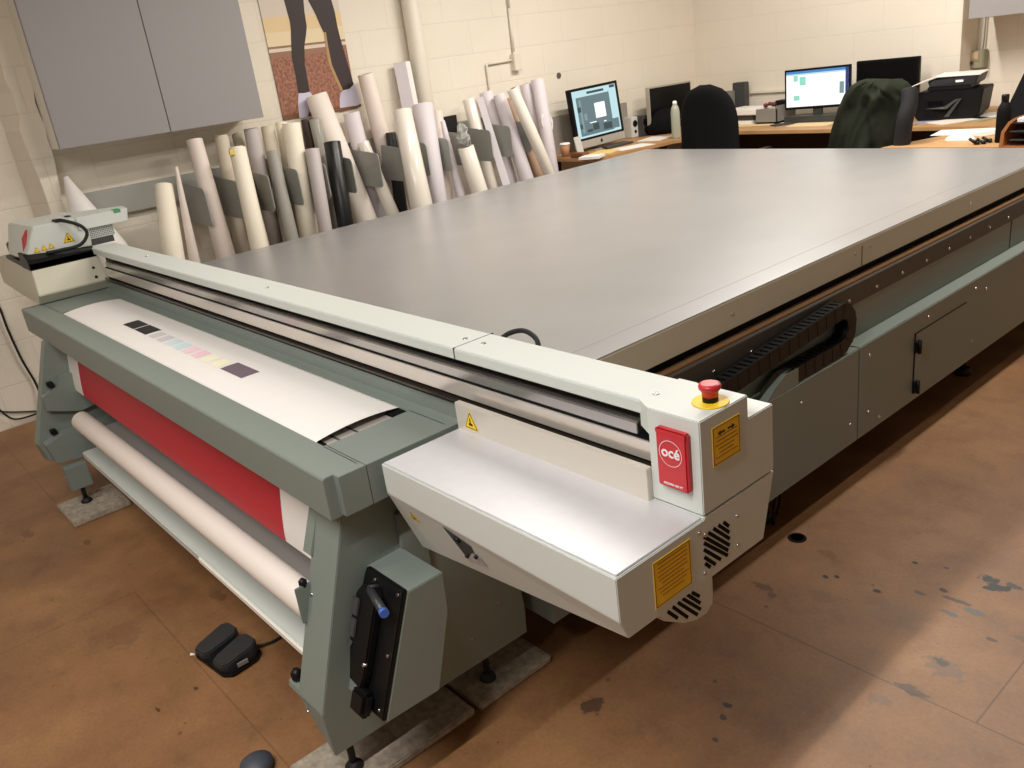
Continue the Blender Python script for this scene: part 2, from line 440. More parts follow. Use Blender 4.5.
# near stretch of the left wall stands proud and ends in a rough broken edge
w = MB()
ys = [(1.10 + .07 * min(1, max(0, (z - 1.0) / 1.2)) + random.uniform(-.006, .006), z) for z in [i * .06 for i in range(0, 51)]]
w.prism('x', [(-3.2, 0), (-3.2, H)] + [(y, min(H, z)) for y, z in ys[::-1]], XW, XW + .05)
struct('wall_left_near', w, WALLX)
w = MB()
pts = []
for i in range(0, 51):
    z = i * .06; j = .014 if 1.5 < z < 1.74 else 0
    pts.append((1.19 + .068 * min(1, max(0, (z - 1.1) / 1.0)) + random.uniform(-.006, .006) - j, z))
n_ = len(pts); XP_ = XW + .14
V_ = []
for (y, z) in pts:
    k = .985
    V_ += [(XW + .049, 1.035 + .01 * math.sin(z * 3), z), (XP_, 1.088 + .012 * math.sin(z * 7) + (.02 if 1.5 < z < 1.72 else 0), z), (XP_, y * k, z), (XW - .01, y * k + .01, z)]
F_ = []
for i in range(n_ - 1):
    for j in range(3): F_.append((i * 4 + j, i * 4 + j + 1, i * 4 + j + 5, i * 4 + j + 4))
w.poly(V_, F_)
struct('wall_left_pier', w, WALLX)
w = MB(); w.box(XW - .2, -2.86, YW, 7.4, 0, H)
struct('wall_far', w, WALLY)
struct('wall_far_recess', MB().box(-2.86, 3.2, 7.02, 7.3, 0, H), WALLY)
struct('wall_right', MB().box(3.0, 3.2, -3.2, 7.2, 0, H), WALLX)
struct('wall_near', MB().box(-5.4, 3.2, -3.2, -3.0, 0, H), WALLD)

# ------------------------------------------------------------------ flatbed printer
P = thing('flatbed_printer', (-2.7, 2.8, 0), 'large flatbed printer with grey-green body, pale gantry and wide bare aluminium table', 'printer')
TX0, TX1, TY0, TY1 = -4.02, -1.455, 1.10, 4.63
b = MB(); b.box(TX0 - .002, TX1 + .002, TY0, TY1 + .002, .8165, .82, .0008)
tb = obj('table_top', b, TABLE, P)
b = MB()
b.box(TX0 + .09, TX0 + .0925, TY0, TY1 - .01, .8201, .8204); b.box(TX1 - .09, TX1 - .087, TY0, TY1 - .01, .8201, .8204)
b.box(TX0 + .1, TX1 - .1, TY1 - .07, TY1 - .067, .8201, .8204)
pieces('table_seam', b, mat('seam_grey', (150, 145, 142), .5, .3), tb)
b = MB(); b.box(TX1 - .03, TX1 + .004, TY0, TY1, .728, .8165, .002); b.box(TX0 - .004, TX0 + .03, TY0, TY1, .728, .8165, .002)
b.box(TX0, TX1, TY1 - .03, TY1 + .004, .728, .8165, .002); b.box(TX0 + .02, TX1 - .02, TY0, TY1 - .02, .79, .8165)
ap = obj('table_apron', b, APRON, P)
b = MB(); b.box(TX1 + .003, TX1 + .0052, 2.745, 2.748, .73, .799)
obj('apron_joint', b, PLATE, ap)
b = MB()
for y, z in ((2.70, .783), (2.80, .787), (2.0, .775), (3.6, .77), (4.3, .77)):
    b.cyl((TX1 + .002, y, z), (TX1 + .007, y, z), .006, n=10)
pieces('apron_screw', b, CHROME, ap)
# base body under the table
b = MB(); b.box(-4.0, -1.50, 1.14, 4.60, .66, .73); b.box(-3.9, -1.47, 1.2, 4.55, .14, .70)
obj('base_body', b, GREEN, P)
b = MB(); b.box(-1.52, -1.425, 1.2, 4.62, .694, .700)
rl = obj('side_rail', b, BROWN, P)
b = MB(); b.box(-1.432, -1.4275, 1.2, 4.62, .700, .7035)
obj('copper_strip', b, ORANGE, rl)
b = MB(); b.box(-1.50, -1.472, 1.2, 4.6, .700, .728)
obj('rail_gap_strip', b, BLACKM, rl)
b = MB(); b.box(-1.44, -1.408, 1.2, 4.62, .632, .7, .001)
pl = obj('screw_plate', b, PLATE, P)
b = MB()
for i in range(16):
    y = 1.66 + i * .185; b.cyl((-1.41, y, .655), (-1.4045, y, .655), .0055, n=10)
pieces('plate_screw', b, CHROME, pl)
b = MB()
for y0, y1 in ((1.2, 3.93), (3.945, 4.58)): b.box(-1.47, -1.414, y0, y1, .46, .640, .001)
pieces('recess_panel', b, GREEN, P)
# lower side cabinet with flat ledge
b = MB()
for y0, y1 in ((1.30, 2.553), (2.558, 4.62)): b.prism('x', [], 0, 0) if False else b.box(-1.50, -1.35, y0, y1, .168, .508, .003)
sc = obj('side_cabinet', b, GREEN, P)
b = MB(); b.box(-1.3505, -1.3475, 2.952, 3.37, .2, .4345, .001)
ad = obj('access_door', b, GREEN, P)
b = MB(); b.box(-1.352, -1.3468, 2.948, 2.953, .2, .436); b.box(-1.352, -1.3468, 2.948, 3.37, .4335, .436)
pieces('door_gap', b, BLACKM, ad)
for z in (.384, .226):
    b = MB(); b.box(-1.35, -1.338, 2.945, 2.980, z - .022, z + .022, .003); b.cyl((-1.335, 2.962, z - .026), (-1.335, 2.962, z + .026), .007, n=12)
    obj('hinge', b, BLACK, ad)
b = MB()
for y, z in ((1.95, .47), (2.2, .44), (2.62, .46), (2.62, .25), (2.5, .25), (3.05, .47), (3.45, .47), (3.55, .44), (3.45, .25), (2.98, .19), (4.2, .46), (2.7, .2)):
    b.cyl((-1.351, y, z), (-1.346, y, z), .006, n=10)
pieces('cabinet_screw', b, CHROME, sc)
b = MB(); b.poly([(-1.39, 2.02, .507), (-1.352, 2.02, .507), (-1.352, 2.19, .507), (-1.39, 2.19, .507), (-1.39, 2.06, .535), (-1.352, 2.06, .535), (-1.352, 2.12, .562), (-1.39, 2.12, .562), (-1.352, 2.19, .560), (-1.39, 2.19, .560)],
                 [(0, 1, 2, 3), (0, 1, 5, 4), (4, 5, 6, 7), (7, 6, 8, 9), (9, 8, 2, 3), (1, 2, 8, 6, 5), (0, 4, 7, 9, 3)])
obj('chain_bracket', b, GREEN, P)
# energy chain: upper strand sloping up to a bend, lower strand on the ledge
b = MB(); path = []
for i in range(25):
    t = i / 24; path.append((1.35 + t * 1.10, .574 + t * .090))
cy, cz, cr = 2.452, .600, .064
for i in range(1, 14):
    a = math.pi / 2 - math.pi * i / 14; path.append((cy + cr * math.cos(a), cz + cr * math.sin(a)))
for i in range(10): path.append((2.44 - i * .034, .536))
links = []
acc = 0; prev = path[0]; last = 0
samp = [path[0]]
for p in path[1:]:
    d = math.hypot(p[0] - samp[-1][0], p[1] - samp[-1][1])
    while d > .026:
        t = .026 / d; q = (samp[-1][0] + (p[0] - samp[-1][0]) * t, samp[-1][1] + (p[1] - samp[-1][1]) * t); samp.append(q)
        d = math.hypot(p[0] - q[0], p[1] - q[1])
ch = thing('x', (0, 0, 0), '', '') if False else None
b = MB()
for i in range(len(samp) - 1):
    (y0, z0), (y1, z1) = samp[i], samp[i + 1]
    a = math.atan2(z1 - z0, y1 - y0); L = .040; hh = .026
    cyy, czz = (y0 + y1) / 2, (z0 + z1) / 2
    def pt(u, v): return (cyy + u * math.cos(a) - v * math.sin(a), czz + u * math.sin(a) + v * math.cos(a))
    quad = [pt(-L / 2, -hh), pt(L / 2, -hh), pt(L / 2, hh), pt(-L / 2, hh)]
    k_ = (i % 2) * .0012; b.prism('x', quad, -1.402 + k_, -1.395 + k_); b.prism('x', quad, -1.362 + k_, -1.355 + k_)
    bar = [pt(-.008, hh - .008), pt(.008, hh - .008), pt(.008, hh - .001), pt(-.008, hh - .001)]
    b.prism('x', bar, -1.398, -1.358)
    bar = [pt(-.008, -hh + .001), pt(.008, -hh + .001), pt(.008, -hh + .008), pt(-.008, -hh + .008)]
    b.prism('x', bar, -1.398, -1.358)
obj('energy_chain', b, BLACK, P)
# levelling feet
for x, y in ((-1.47, 3.69), (-1.47, 4.45), (-1.47, 2.15), (-3.85, 4.45), (-3.85, 1.4)):
    b = MB(); b.cyl((x, y, .02), (x, y, .16), .011, n=10); b.cyl((x, y, 0), (x, y, .03), .035, .028, n=18)
    obj('levelling_foot', b, RUBBER, P)

# ---- gantry (a part of the printer)
g = MB(); g.prism('x', [(1.02, .953), (1.02, .9768), (1.023, .9798), (1.128, .9798), (1.1325, .975), (1.1325, .953)], -4.19, -.8985, .0015)
g.box(-4.19, -.9395, 1.085, 1.132, .84, .955)
G = obj('gantry', g, LIGHT, P)
b = MB(); b.box(-1.4745, -1.4725, 1.0185, 1.1345, .9525, .9803)
obj('cover_joint', b, PLATE, G)
b = MB()
for x in (-3.6, -2.5, -1.50, -1.435, -.93): b.cyl((x, 1.055 if x > -1 else 1.075, .979), (x, 1.055 if x > -1 else 1.075, .9815), .007, .006, n=14)
pieces('cover_screw', b, CHROME, G)
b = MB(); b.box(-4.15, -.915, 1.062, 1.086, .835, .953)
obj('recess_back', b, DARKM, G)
b = MB(); b.box(-4.05, -.958, 1.030, 1.052, .902, .926, .0015)
for k in range(3): b.box(-4.05, -.958, 1.0335 + k * .006, 1.0365 + k * .006, .926, .9275)
obj('carriage_rail', b, STEEL, G)
b = MB(); b.box(-4.06, -.917, 1.0265, 1.06, .8995, .9018)
obj('rail_seal', b, BLACKM, G)
b = MB(); b.box(-4.06, -.905, 1.022, 1.03, .8625, .8995, .001)
obj('front_panel', b, ALU, G)
b = MB(); b.box(-4.06, -.906, 1.029, 1.06, .838, .8625)
obj('slot_back', b, BLACKM, G)
b = MB(); b.box(-4.06, -.906, 1.022, 1.06, .796, .838)
obj('lower_skirt', b, GREEN, G)
b = MB(); b.box(-4.06, -.907, 1.012, 1.029, .8495, .8555)
obj('slot_lip', b, mat('dark_bronze', (70, 62, 54), .3, .6), G)
# end housing at the right
g = MB()
g.poly([(x, y, z) for x in (-.905, -.795) for y, z in ((1.0, .806), (1.0, .98), (1.1325, .98), (1.1325, .9365), (1.206, .9365), (1.206, .806))],
       [(0, 1, 2, 3, 4, 5), (11, 10, 9, 8, 7, 6)] + [(i, (i + 1) % 6, 6 + (i + 1) % 6, 6 + i) for i in range(6)], bev=.0018)
g.prism('z', [(-.940, 1.0215), (-.9055, 1.0015), (-.90, 1.0015), (-.90, 1.1325), (-.940, 1.1325)], .93, .9799)
E_ = obj('end_housing', g, LIGHT, P)
# badge
b = MB(); b.box(-.879, -.814, .987, 1.001, .847, .956, .003); b.box(-.879, -.814, .9862, .99, .946, .956, .002)
n = 40; cx, cz, rr = -.8475, .914, .0235
b.grid(lambda u, v: (cx + (rr - .0005 + .001 * v) * math.cos(u * 6.28319), .9863, cz + (rr - .0005 + .001 * v) * math.sin(u * 6.28319)), n, 1, m=1, smooth=False)
b.text('océ', .0265, (cx, .9866, cz + .001), (1, 0, 0), (0, 0, 1), m=1, off=.0005)
b.text('ARIZONA 350 XT', .0052, (cx + .002, .9866, .8555), (1, 0, 0), (0, 0, 1), m=1, off=.0001)
bd = obj('logo_badge', b, [RED, WHITE], E_); bd['label'] = 'red badge with white circle and brand lettering'
# emergency stop
es = Vector((-.829, 1.075, .98))
b = MB(); b.cyl(es, es + Vector((0, 0, .0025)), .0315, .031, n=40)
ring = obj('yellow_collar', b, YEL, E_); ring['label'] = 'yellow collar under the stop button'
b = MB(); b.cyl(es + Vector((0, 0, .002)), es + Vector((0, 0, .014)), .0135, n=24)
obj('button_stem', b, BLACK, E_)
b = MB(); b.lathe(es + Vector((0, 0, .012)), es + Vector((0, 0, .06)), [(.0138, 0), (.014, .006), (.0152, .010), (.0188, .0135), (.0194, .018), (.018, .0215), (.014, .0228)], n=32)
eb = obj('emergency_button', b, RED, E_); eb['label'] = 'red mushroom emergency stop button'


def side_label(x, y0, y1, z0, z1, arrows, parent):
    b = MB(); b.box(x - .001, x + .0006, y0, y1, z0, z1)
    def bar(a, c, d, e, m=1): b.box(x + .0004, x + .0012, a, c, d, e, m=m)
    t = .0008
    bar(y0 + .002, y1 - .002, z1 - .003, z1 - .003 + t); bar(y0 + .002, y1 - .002, z0 + .002, z0 + .002 + t)
    bar(y0 + .002, y0 + .002 + t, z0 + .002, z1 - .003); bar(y1 - .003, y1 - .003 + t, z0 + .002, z1 - .003)
    hgt = z1 - z0; n = 9 if not arrows else 6
    for i in range(n):
        z = z1 - hgt * ((.30 if arrows else .1) + i * (.105 if arrows else .088))
        ins = (y1 - y0) * random.choice((.1, .14, .2, .12))
        bar(y0 + ins, y1 - ins * random.uniform(.8, 1.3), z, z + .0018, 2)
    if arrows:
        for c, s in ((y0 + .024, -1), (y1 - .024, 1)):
            z = z1 - .015
            b.prism('x', [(c - s * .010, z - .0018), (c + s * .002, z - .0018), (c + s * .002, z - .0045), (c + s * .010, z), (c + s * .002, z + .0045), (c + s * .002, z + .0018), (c - s * .010, z + .0018)], x + .0004, x + .0012, m=1)
    o = obj('warning_label', b, [AMBER, INK, INKL], parent); return o


lb = side_label(-.795, 1.031, 1.107, .885, .956, True, E_); lb['label'] = 'amber label with two arrows and small print'
# shelf housing in front of the end
s = MB()
yb = 1.169
Vv = [(-1.46, .783, .80), (-.795, .781, .80), (-.795, 1.0, .80), (-1.46, 1.0, .80),
      (-1.46, .783, .732), (-.795, .781, .719), (-1.46, .844, .566), (-.795, .798, .679), (-1.46, 1.06, .566), (-.795, yb, .678), (-.795, 1.206, .804), (-1.46, 1.206, .804), (-.795, 1.0, .804), (-1.46, 1.0, .804), (-1.46, yb, .60)]
s.poly(Vv, [(0, 1, 2, 3), (0, 4, 5, 1), (4, 6, 7, 5), (6, 8, 14, 9, 7), (3, 2, 12, 13), (13, 12, 10, 11), (11, 10, 9, 14), (1, 5, 7, 9, 10, 12, 2), (0, 3, 13, 11, 14, 8, 6, 4)], bev=.0015)
SH = obj('service_shelf', s, LIGHT, P)
b = MB(); b.box(-1.455, -.799, .786, 1.0, .8, .8035, .0012)
obj('shelf_plate', b, SHELF, SH)
b = MB(); b.box(-1.457, -.9045, .988, 1.003, .80, .8665, .0012)
bs = obj('back_strip', b, mat('strip_aluminium', (214, 207, 196), .35, .3), SH)


def triangle(parent, c, ux, uz, size, pict=True):
    c, ux, uz = Vector(c), Vector(ux).normalized(), Vector(uz).normalized(); un = ux.cross(uz)
    b = MB()
    def T(k, h, m):
        pts = [c + ux * (-.5 * k) - uz * (.32 * k), c + ux * (.5 * k) - uz * (.32 * k), c + uz * (.58 * k)]
        b.poly([p + un * h for p in pts] + [p for p in pts], [(0, 1, 2), (5, 4, 3), (0, 1, 4, 3), (1, 2, 5, 4), (2, 0, 3, 5)], m)
    T(size, .0006, 0); T(size * .9, .0008, 1); T(size * .76, .0010, 0)
    if pict:
        k = size
        b.poly([c + ux * (a * k) + uz * (d * k) + un * .0013 for a, d in ((-.13, -.14), (.14, -.14), (.16, -.04), (.02, .0), (.02, .22), (-.06, .22), (-.06, .0), (-.15, -.05))], [tuple(range(8))], 1)
    return obj('warning_triangle', b, [YEL, INK], parent)


t = triangle(bs, (-1.405, .9875, .829), (1, 0, 0), (0, 0, 1), .048); t['label'] = 'yellow hand hazard triangle'
triangle(SH, (-1.395, .800, .686), (1, 0, 0), (0, .345, -1) if False else (0, -.345, .94), .035)
c0, c1, c2, c3 = Vector(Vv[4]), Vector(Vv[5]), Vector(Vv[7]), Vector(Vv[6])
fn_ = (c1 - c0).cross(c3 - c0).normalized()
if fn_.y > 0: fn_ = -fn_
def under(px, py, h=.0012):
    d = ray(px, py); o = Vector((0, 0, CZ)); t = (c0 + fn_ * h - o).dot(fn_) / d.dot(fn_); return o + d * t
b = MB(); b.poly([under(*p) for p in ((442, 526), (470, 546), (473, 552), (468, 559))], [(0, 1, 2, 3)])
obj('latch_recess', b, DKGREY, SH)
b = MB(); b.poly([under(*p) for p in ((468, 559), (472, 553), (480, 558), (487, 567))], [(0, 1, 2, 3)])
obj('latch_tongue', b, SHELF, SH)
b = MB()
for px, py, r in ((458, 539, .008), (468, 555, .004), (477, 556, .004)): p = under(px, py, 0); b.cyl(p, p + fn_ * .006, r, n=12)
pieces('latch_screw', b, BLACK, SH)
b = MB(); b.box(-.797, -.7938, .781, .784, .7985, .8015)
lb = side_label(-.795, .865, .960, .696, .784, False, SH); lb['label'] = 'larger amber label full of small print'
def slots(b, x, segs, th):
    for (p, q) in segs:
        P0, P1 = PX(p[0], p[1], x), PX(q[0], q[1], x); d = (P1 - P0).normalized(); nn_ = Vector((0, -d.z, d.y)) * th
        b.poly([P0 + nn_, P0 - nn_, P1 - nn_, P1 + nn_] + [v - Vector((.004, 0, 0)) for v in (P0 + nn_, P0 - nn_, P1 - nn_, P1 + nn_)], [(0, 1, 2, 3), (7, 6, 5, 4), (0, 1, 5, 4), (1, 2, 6, 5), (2, 3, 7, 6), (3, 0, 4, 7)])
Q5 = lambda L: [((560 + a * .1953, 490 + c * .1953), (560 + e * .1953, 490 + f * .1953)) for a, c, e, f in L]
b = MB(); slots(b, -.7944, Q5([(838, 165, 866, 186), (812, 180, 868, 218), (786, 197, 870, 250), (760, 218, 870, 284), (738, 240, 862, 310), (738, 272, 860, 336), (738, 306, 825, 357), (740, 344, 798, 382), (744, 376, 772, 396)]), .0034)
pieces('vent_slot', b, BLACKM, SH)
b = MB()
for y, z in ((.985, .782), (1.0, .771), (1.09, .765), (1.09, .705), (.995, .697)): b.cyl((-.796, y, z), (-.792, y, z), .004, n=10)
pieces('shelf_screw', b, CHROME, SH)
# fan cover hanging below
b = MB()
pts = [(PX(px, py, -.835).y, PX(px, py, -.835).z) for px, py in ((650, 592), (655, 612), (664, 621.5), (685, 623.5), (698, 620), (707, 613.5), (713, 603), (713.5, 590), (712, 560))]
b.prism('x', pts, -.90, -.835, .002)
fc = obj('fan_cover', b, LIGHT, SH)
b = MB(); slots(b, -.8344, Q5([(676, 524, 716, 546), (652, 536, 720, 580), (628, 556, 722, 612), (604, 576, 706, 640), (578, 598, 656, 654), (552, 622, 604, 658)]), .0034)
pieces('fan_slot', b, BLACKM, fc)
b = MB(); b.tube([(-1.478, 1.15, .955), (-1.45, 1.165, .974), (-1.407, 1.172, .984), (-1.362, 1.165, .975), (-1.342, 1.152, .955)], .0058)
obj('cable_loop', b, RUBBER, P)
b = MB(); b.tube([(-1.38, 2.13, .2), (-1.41, 2.14, .09), (-1.42, 2.145, .004)], .006); b.tube([(-1.40, 2.16, .2), (-1.41, 2.17, .08), (-1.43, 2.16, .004)], .005)
pieces('floor_cable', b, RUBBER, P)
# ---- left-end maintenance station + print carriage
m_ = MB()
m_.poly([(-4.105, .737, .803), (-4.072, .737, .845), (-4.15, .755, .943), (-4.62, .755, .96), (-4.80, .74, .95), (-4.80, .74, .82), (-4.33, .737, .803),
         (-4.105, 1.03, .803), (-4.072, 1.03, .845), (-4.15, 1.035, .943), (-4.62, 1.035, .96), (-4.80, 1.03, .95), (-4.80, 1.03, .82), (-4.33, 1.03, .803)],
        [(0, 1, 2, 3, 4, 5, 6), (13, 12, 11, 10, 9, 8, 7)] + [(i, (i + 1) % 7, 7 + (i + 1) % 7, 7 + i) for i in range(7)], bev=.003)
MS = obj('maintenance_station', m_, APRON, P)
b = MB()
for px, py, xx in ((93.3, 268, -4.117), (96.2, 277, -4.084)):
    p = PX(px, py, xx); b.cyl(p - Vector((.012, 0, .008)), p + Vector((.004, 0, .003)), .0058, n=14)
pieces('station_screw', b, BLACK, MS)
b = MB(); b.box(-4.62, -4.152, .757, 1.03, .943, .97)
b.poly([(-4.152, .752, .945), (-4.152, .752, .99), (-4.20, .752, 1.012), (-4.30, .752, 1.012), (-4.30, .752, .945), (-4.152, 1.035, .945), (-4.152, 1.035, .975), (-4.20, 1.035, .985), (-4.30, 1.035, .985), (-4.30, 1.035, .945)],
       [(0, 1, 2, 3, 4), (9, 8, 7, 6, 5)] + [(i, (i + 1) % 5, 5 + (i + 1) % 5, 5 + i) for i in range(5)], bev=.002)
obj('black_tray', b, BLACK, MS)
c = MB()
c.poly([(-4.195, .755, .985), (-4.525, .755, .985), (-4.195, .822, 1.118), (-4.56, .80, 1.118), (-4.195, 1.035, .985), (-4.525, 1.035, .985), (-4.195, 1.05, 1.118), (-4.56, 1.05, 1.118)],
       [(0, 2, 3, 1), (4, 5, 7, 6), (0, 4, 6, 2), (1, 3, 7, 5), (2, 6, 7, 3), (0, 1, 5, 4)], bev=.004)
c.poly([(-4.19, 1.0, 1.062), (-4.45, 1.0, 1.062), (-4.19, 1.0, 1.119), (-4.50, 1.0, 1.119), (-4.19, 1.215, 1.060), (-4.30, 1.23, 1.060), (-4.19, 1.228, 1.117), (-4.31, 1.245, 1.117)],
       [(0, 2, 3, 1), (4, 5, 7, 6), (0, 4, 6, 2), (1, 3, 7, 5), (2, 6, 7, 3), (0, 1, 5, 4)], bev=.002)
c.box(-4.34, -4.29, .99, 1.01, 1.118, 1.122, .001, m=1)
c.box(-4.45, -4.205, 1.03, 1.15, 1.010, 1.063, .003)
c.box(-4.45, -4.3, 1.02, 1.10, .98, 1.02)
CA = obj('print_carriage', c, [LIGHT, BLACK], P)
b = MB(); b.box(-4.40, -4.2, 1.036, 1.137, .984, 1.012)
obj('carriage_underside', b, DKGREY, CA)
b = MB()
for i in range(14):
    for j in range(6):
        y = 1.042 + i * .0076; z = 1.018 + j * .0078
        b.box(-4.206, -4.2035, y, y + .004, z, z + .004)
o = obj('vent_mesh', b, DKGREY, CA)
for y, z in ((.81, 1.017), (.84, 1.019), (.87, 1.021)):
    triangle(CA, (-4.194, y, z), (0, 1, 0), (0, 0, 1), .027, False)
triangle(CA, (-4.194, .948, 1.038), (0, 1, 0), (0, 0, 1), .05)
b = MB(); p = PY(24.5, 241, .786)
b.poly([p + Vector(v) for v in ((0, -.0195, -.045), (.022, -.002, -.012), (0, .017, .045), (-.022, -.004, .01))] + [p + Vector(v) + Vector((0, .006, 0)) for v in ((0, -.0195, -.045), (.022, -.002, -.012), (0, .017, .045), (-.022, -.004, .01))], [(0, 1, 2, 3), (7, 6, 5, 4), (0, 1, 5, 4), (1, 2, 6, 5), (2, 3, 7, 6), (3, 0, 4, 7)])
obj('red_diamond', b, RED, CA)
b = MB(); b.tube([(-4.21, .93, 1.122), (-4.185, .95, 1.118), (-4.165, 1.005, 1.085), (-4.16, 1.02, 1.045), (-4.165, .98, 1.005), (-4.17, .90, 1.0), (-4.18, .84, 1.0)], .0075)
b.box(-4.25, -4.19, .915, .94, 1.116, 1.126, .002)
obj('carriage_cable', b, RUBBER, CA)
b = MB(); b.box(-4.23, -4.188, 1.165, 1.195, 1.105, 1.1195, .001)
obj('green_tag', b, mat('green_sticker', (70, 150, 96), .5), CA)
b = MB(); b.box(-4.78, -4.56, .80, .98, .955, 1.01, .006); b.box(-4.74, -4.57, .82, .9, 1.01, 1.045, .008)
pieces('cable_bundle', b, BLACK, MS)

# ------------------------------------------------------------------ roll media unit
U = thing('roll_media_unit', (-2.6, .86, 0), 'grey-green roll stand with open-topped frame across the front of the flatbed printer', 'media stand')
f_ = MB()
f_.prism('x', [(.667, .70), (.667, .797), (.671, .80), (.755, .80), (.755, .775), (.72, .70)], -4.14, -1.505, .0015)
f_.prism('x', [(.985, .74), (.985, .80), (1.07, .80), (1.07, .70), (1.0, .70)], -4.14, -1.505, .0015)
f_.box(-4.14, -3.83, .75, .99, .70, .80, .0015); f_.box(-1.652, -1.505, .75, .99, .70, .80, .0015)
f_.poly([(-4.14, .70, .70), (-3.98, .70, .70), (-4.14, 1.0, .70), (-3.98, 1.0, .70)], [(0, 1, 3, 2)])
FR = obj('top_frame', f_, GREEN, U)
b = MB(); b.box(-1.70, -1.481, .690, 1.05, .708, .801, .0012)
obj('end_cover', b, GREEN, FR) if False else b.bm.free()
b = MB(); b.box(-1.507, -1.483, .692, 1.05, .707, .8005, .001)
obj('end_cover', b, GREEN, FR)
b = MB(); b.box(-1.652, -1.485, .7585, .760, .8, .8008); b.box(-1.4835, -1.4826, .7585, .760, .709, .80)
pieces('cover_seam', b, PLATE, FR)
b = MB(); b.box(-3.85, -1.64, .757, .985, .76, .790); b.box(-3.84, -1.655, .80, .806, .7895, .7905, m=1); b.box(-3.84, -1.655, .85, .856, .7895, .7905, m=1)
obj('platen', b, [mat('platen_grey', (176, 166, 160), .5, .2), DKGREY], U)
b = MB(); b.box(-1.70, -1.652, .95, .989, .785, .7965); b.box(-3.828, -3.77, .94, .989, .785, .7965); b.box(-1.72, -1.675, .757, .772, .785, .7925)
pieces('pinch_pad', b, BLACKM, U)
# right stand
s = MB()
xo, xi = -1.54, -1.655
prof = [(.715, .705), (.556, .235), (.562, .112), (1.16, .102), (1.165, .185), (1.12, .705)]
s.poly([(xo, y, z) for y, z in prof] + [(xi, .715, .705), (xi, .556, .235), (xi, .558, .215), (xi, 1.16, .15), (xi, 1.165, .185), (xi, 1.12, .705)],
       [(0, 1, 2, 3, 4, 5), (11, 10, 9, 8, 7, 6)] + [(i, (i + 1) % 6, 6 + (i + 1) % 6, 6 + i) for i in range(6)], bev=.002)
s.poly([(xi - .055, .560, .243), (xi + .02, .560, .243), (xi + .02, .556, .225), (xi - .055, .556, .225), (xi - .055, .66, .243), (xi + .02, .66, .243), (xi + .02, .66, .16), (xi - .055, .66, .19)],
       [(0, 1, 2, 3), (4, 7, 6, 5), (0, 4, 5, 1), (2, 6, 7, 3), (0, 3, 7, 4), (1, 5, 6, 2)], bev=.002)
s.prism('x', [(.625, .36), (.65, .42), (.72, .42), (.70, .33), (.61, .30)], xi - .045, xi + .01, .002)
s.prism('x', [(.66, .56), (.70, .66), (.80, .66), (.80, .56)], xi - .03, xi + .01, .002)
p0_, p1_ = PY(297.5, 587, .615), PY(306.5, 627, .605)
s.box(p0_.x, xi + .01, .605, .66, p1_.z, p0_.z, .002)
ST = obj('stand', s, GREEN, U)
b = MB()
for y, z in ((.64, .475), (.60, .2), (.565, .19)): b.cyl((xi + .02, y - .006 if z > .3 else .553, z), (xi + .02, y + .01, z), .004, n=10)
b.cyl((-1.541, 1.08, .245), (-1.538, 1.08, .245), .005, n=10); b.cyl((-1.541, .98, .19), (-1.538, .98, .19), .005, n=10)
pieces('stand_screw', b, CHROME, ST)
b = MB(); pk_ = PY(303.5, 586, .63); b.lathe(pk_ - Vector((0, 0, .01)), pk_ + Vector((0, 0, .1)), [(.006, 0), (.0095, .012), (.0095, .024), (.004, .030)], n=16); b.lathe((xi - .035, .575, .24), (xi - .035, .575, .30), [(.010, 0), (.014, .01), (.014, .025), (.006, .034)], n=16)
pieces('bearing_knob', b, BLACK, ST)
b = MB(); b.box(-1.541, -1.53, .83, .90, .44, .63, .002)
obj('raised_panel', b, GREEN, ST)
# crank housing
s = MB(); s.prism('x', [(.742, .537), (.835, .538), (.832, .441), (.772, .257), (.63, .262)], -1.545, -1.38, .002)
CH = obj('drive_housing', s, GREEN, ST)
b = MB()
dirv = Vector((0, .63 - .742, .262 - .537)).normalized(); nv = Vector((0, dirv.z, -dirv.y))
if nv.y > 0: nv = -nv
o0 = Vector((0, .742, .537))
def SP(x, t, h): return Vector((x, 0, 0)) + o0 + dirv * t + nv * h
def slab(b, x0, x1, t0, t1, h0, h1, bev=.003, m=0, r=0):
    b.poly([SP(x, t, h) for x in (x0, x1) for t in (t0, t1) for h in (h0, h1)], [(0, 1, 3, 2), (4, 6, 7, 5), (0, 4, 5, 1), (2, 3, 7, 6), (0, 2, 6, 4), (1, 5, 7, 3)], m, bev)
ol_ = [(-1.530, -.004), (-1.382, -.004), (-1.382, .293), (-1.425, .293), (-1.495, .245), (-1.538, .15), (-1.538, .055), (-1.536, .03), (-1.534, .01)]
kk = len(ol_)
b.poly([SP(x, t, -.002) for x, t in ol_] + [SP(x, t, .010) for x, t in ol_], [tuple(range(kk)), tuple(range(2 * kk - 1, kk - 1, -1))] + [(i, (i + 1) % kk, kk + (i + 1) % kk, kk + i) for i in range(kk)], bev=.003)
fp = obj('black_faceplate', b, BLACK, CH)
b = MB()
outl = [(-1.525, .05), (-1.505, .025), (-1.46, .02), (-1.445, .04), (-1.445, .22), (-1.452, .25), (-1.50, .245), (-1.530, .13)]
nn = len(outl)
b.poly([SP(x, t, .009) for x, t in outl] + [SP(x, t, .032) for x, t in outl], [tuple(range(nn)), tuple(range(2 * nn - 1, nn - 1, -1))] + [(i, (i + 1) % nn, nn + (i + 1) % nn, nn + i) for i in range(nn)], bev=.004)
slab(b, -1.478, -1.418, .245, .305, .009, .04, .010)
obj('clamp_body', b, BLACK, fp)
b = MB(); slab(b, -1.525, -1.50, .06, .10, .031, .038, .002); slab(b, -1.525, -1.50, .108, .15, .031, .037, .002)
b.poly([SP(-1.53, .16, .033), SP(-1.505, .16, .033), SP(-1.512, .185, .037)], [(0, 1, 2)])
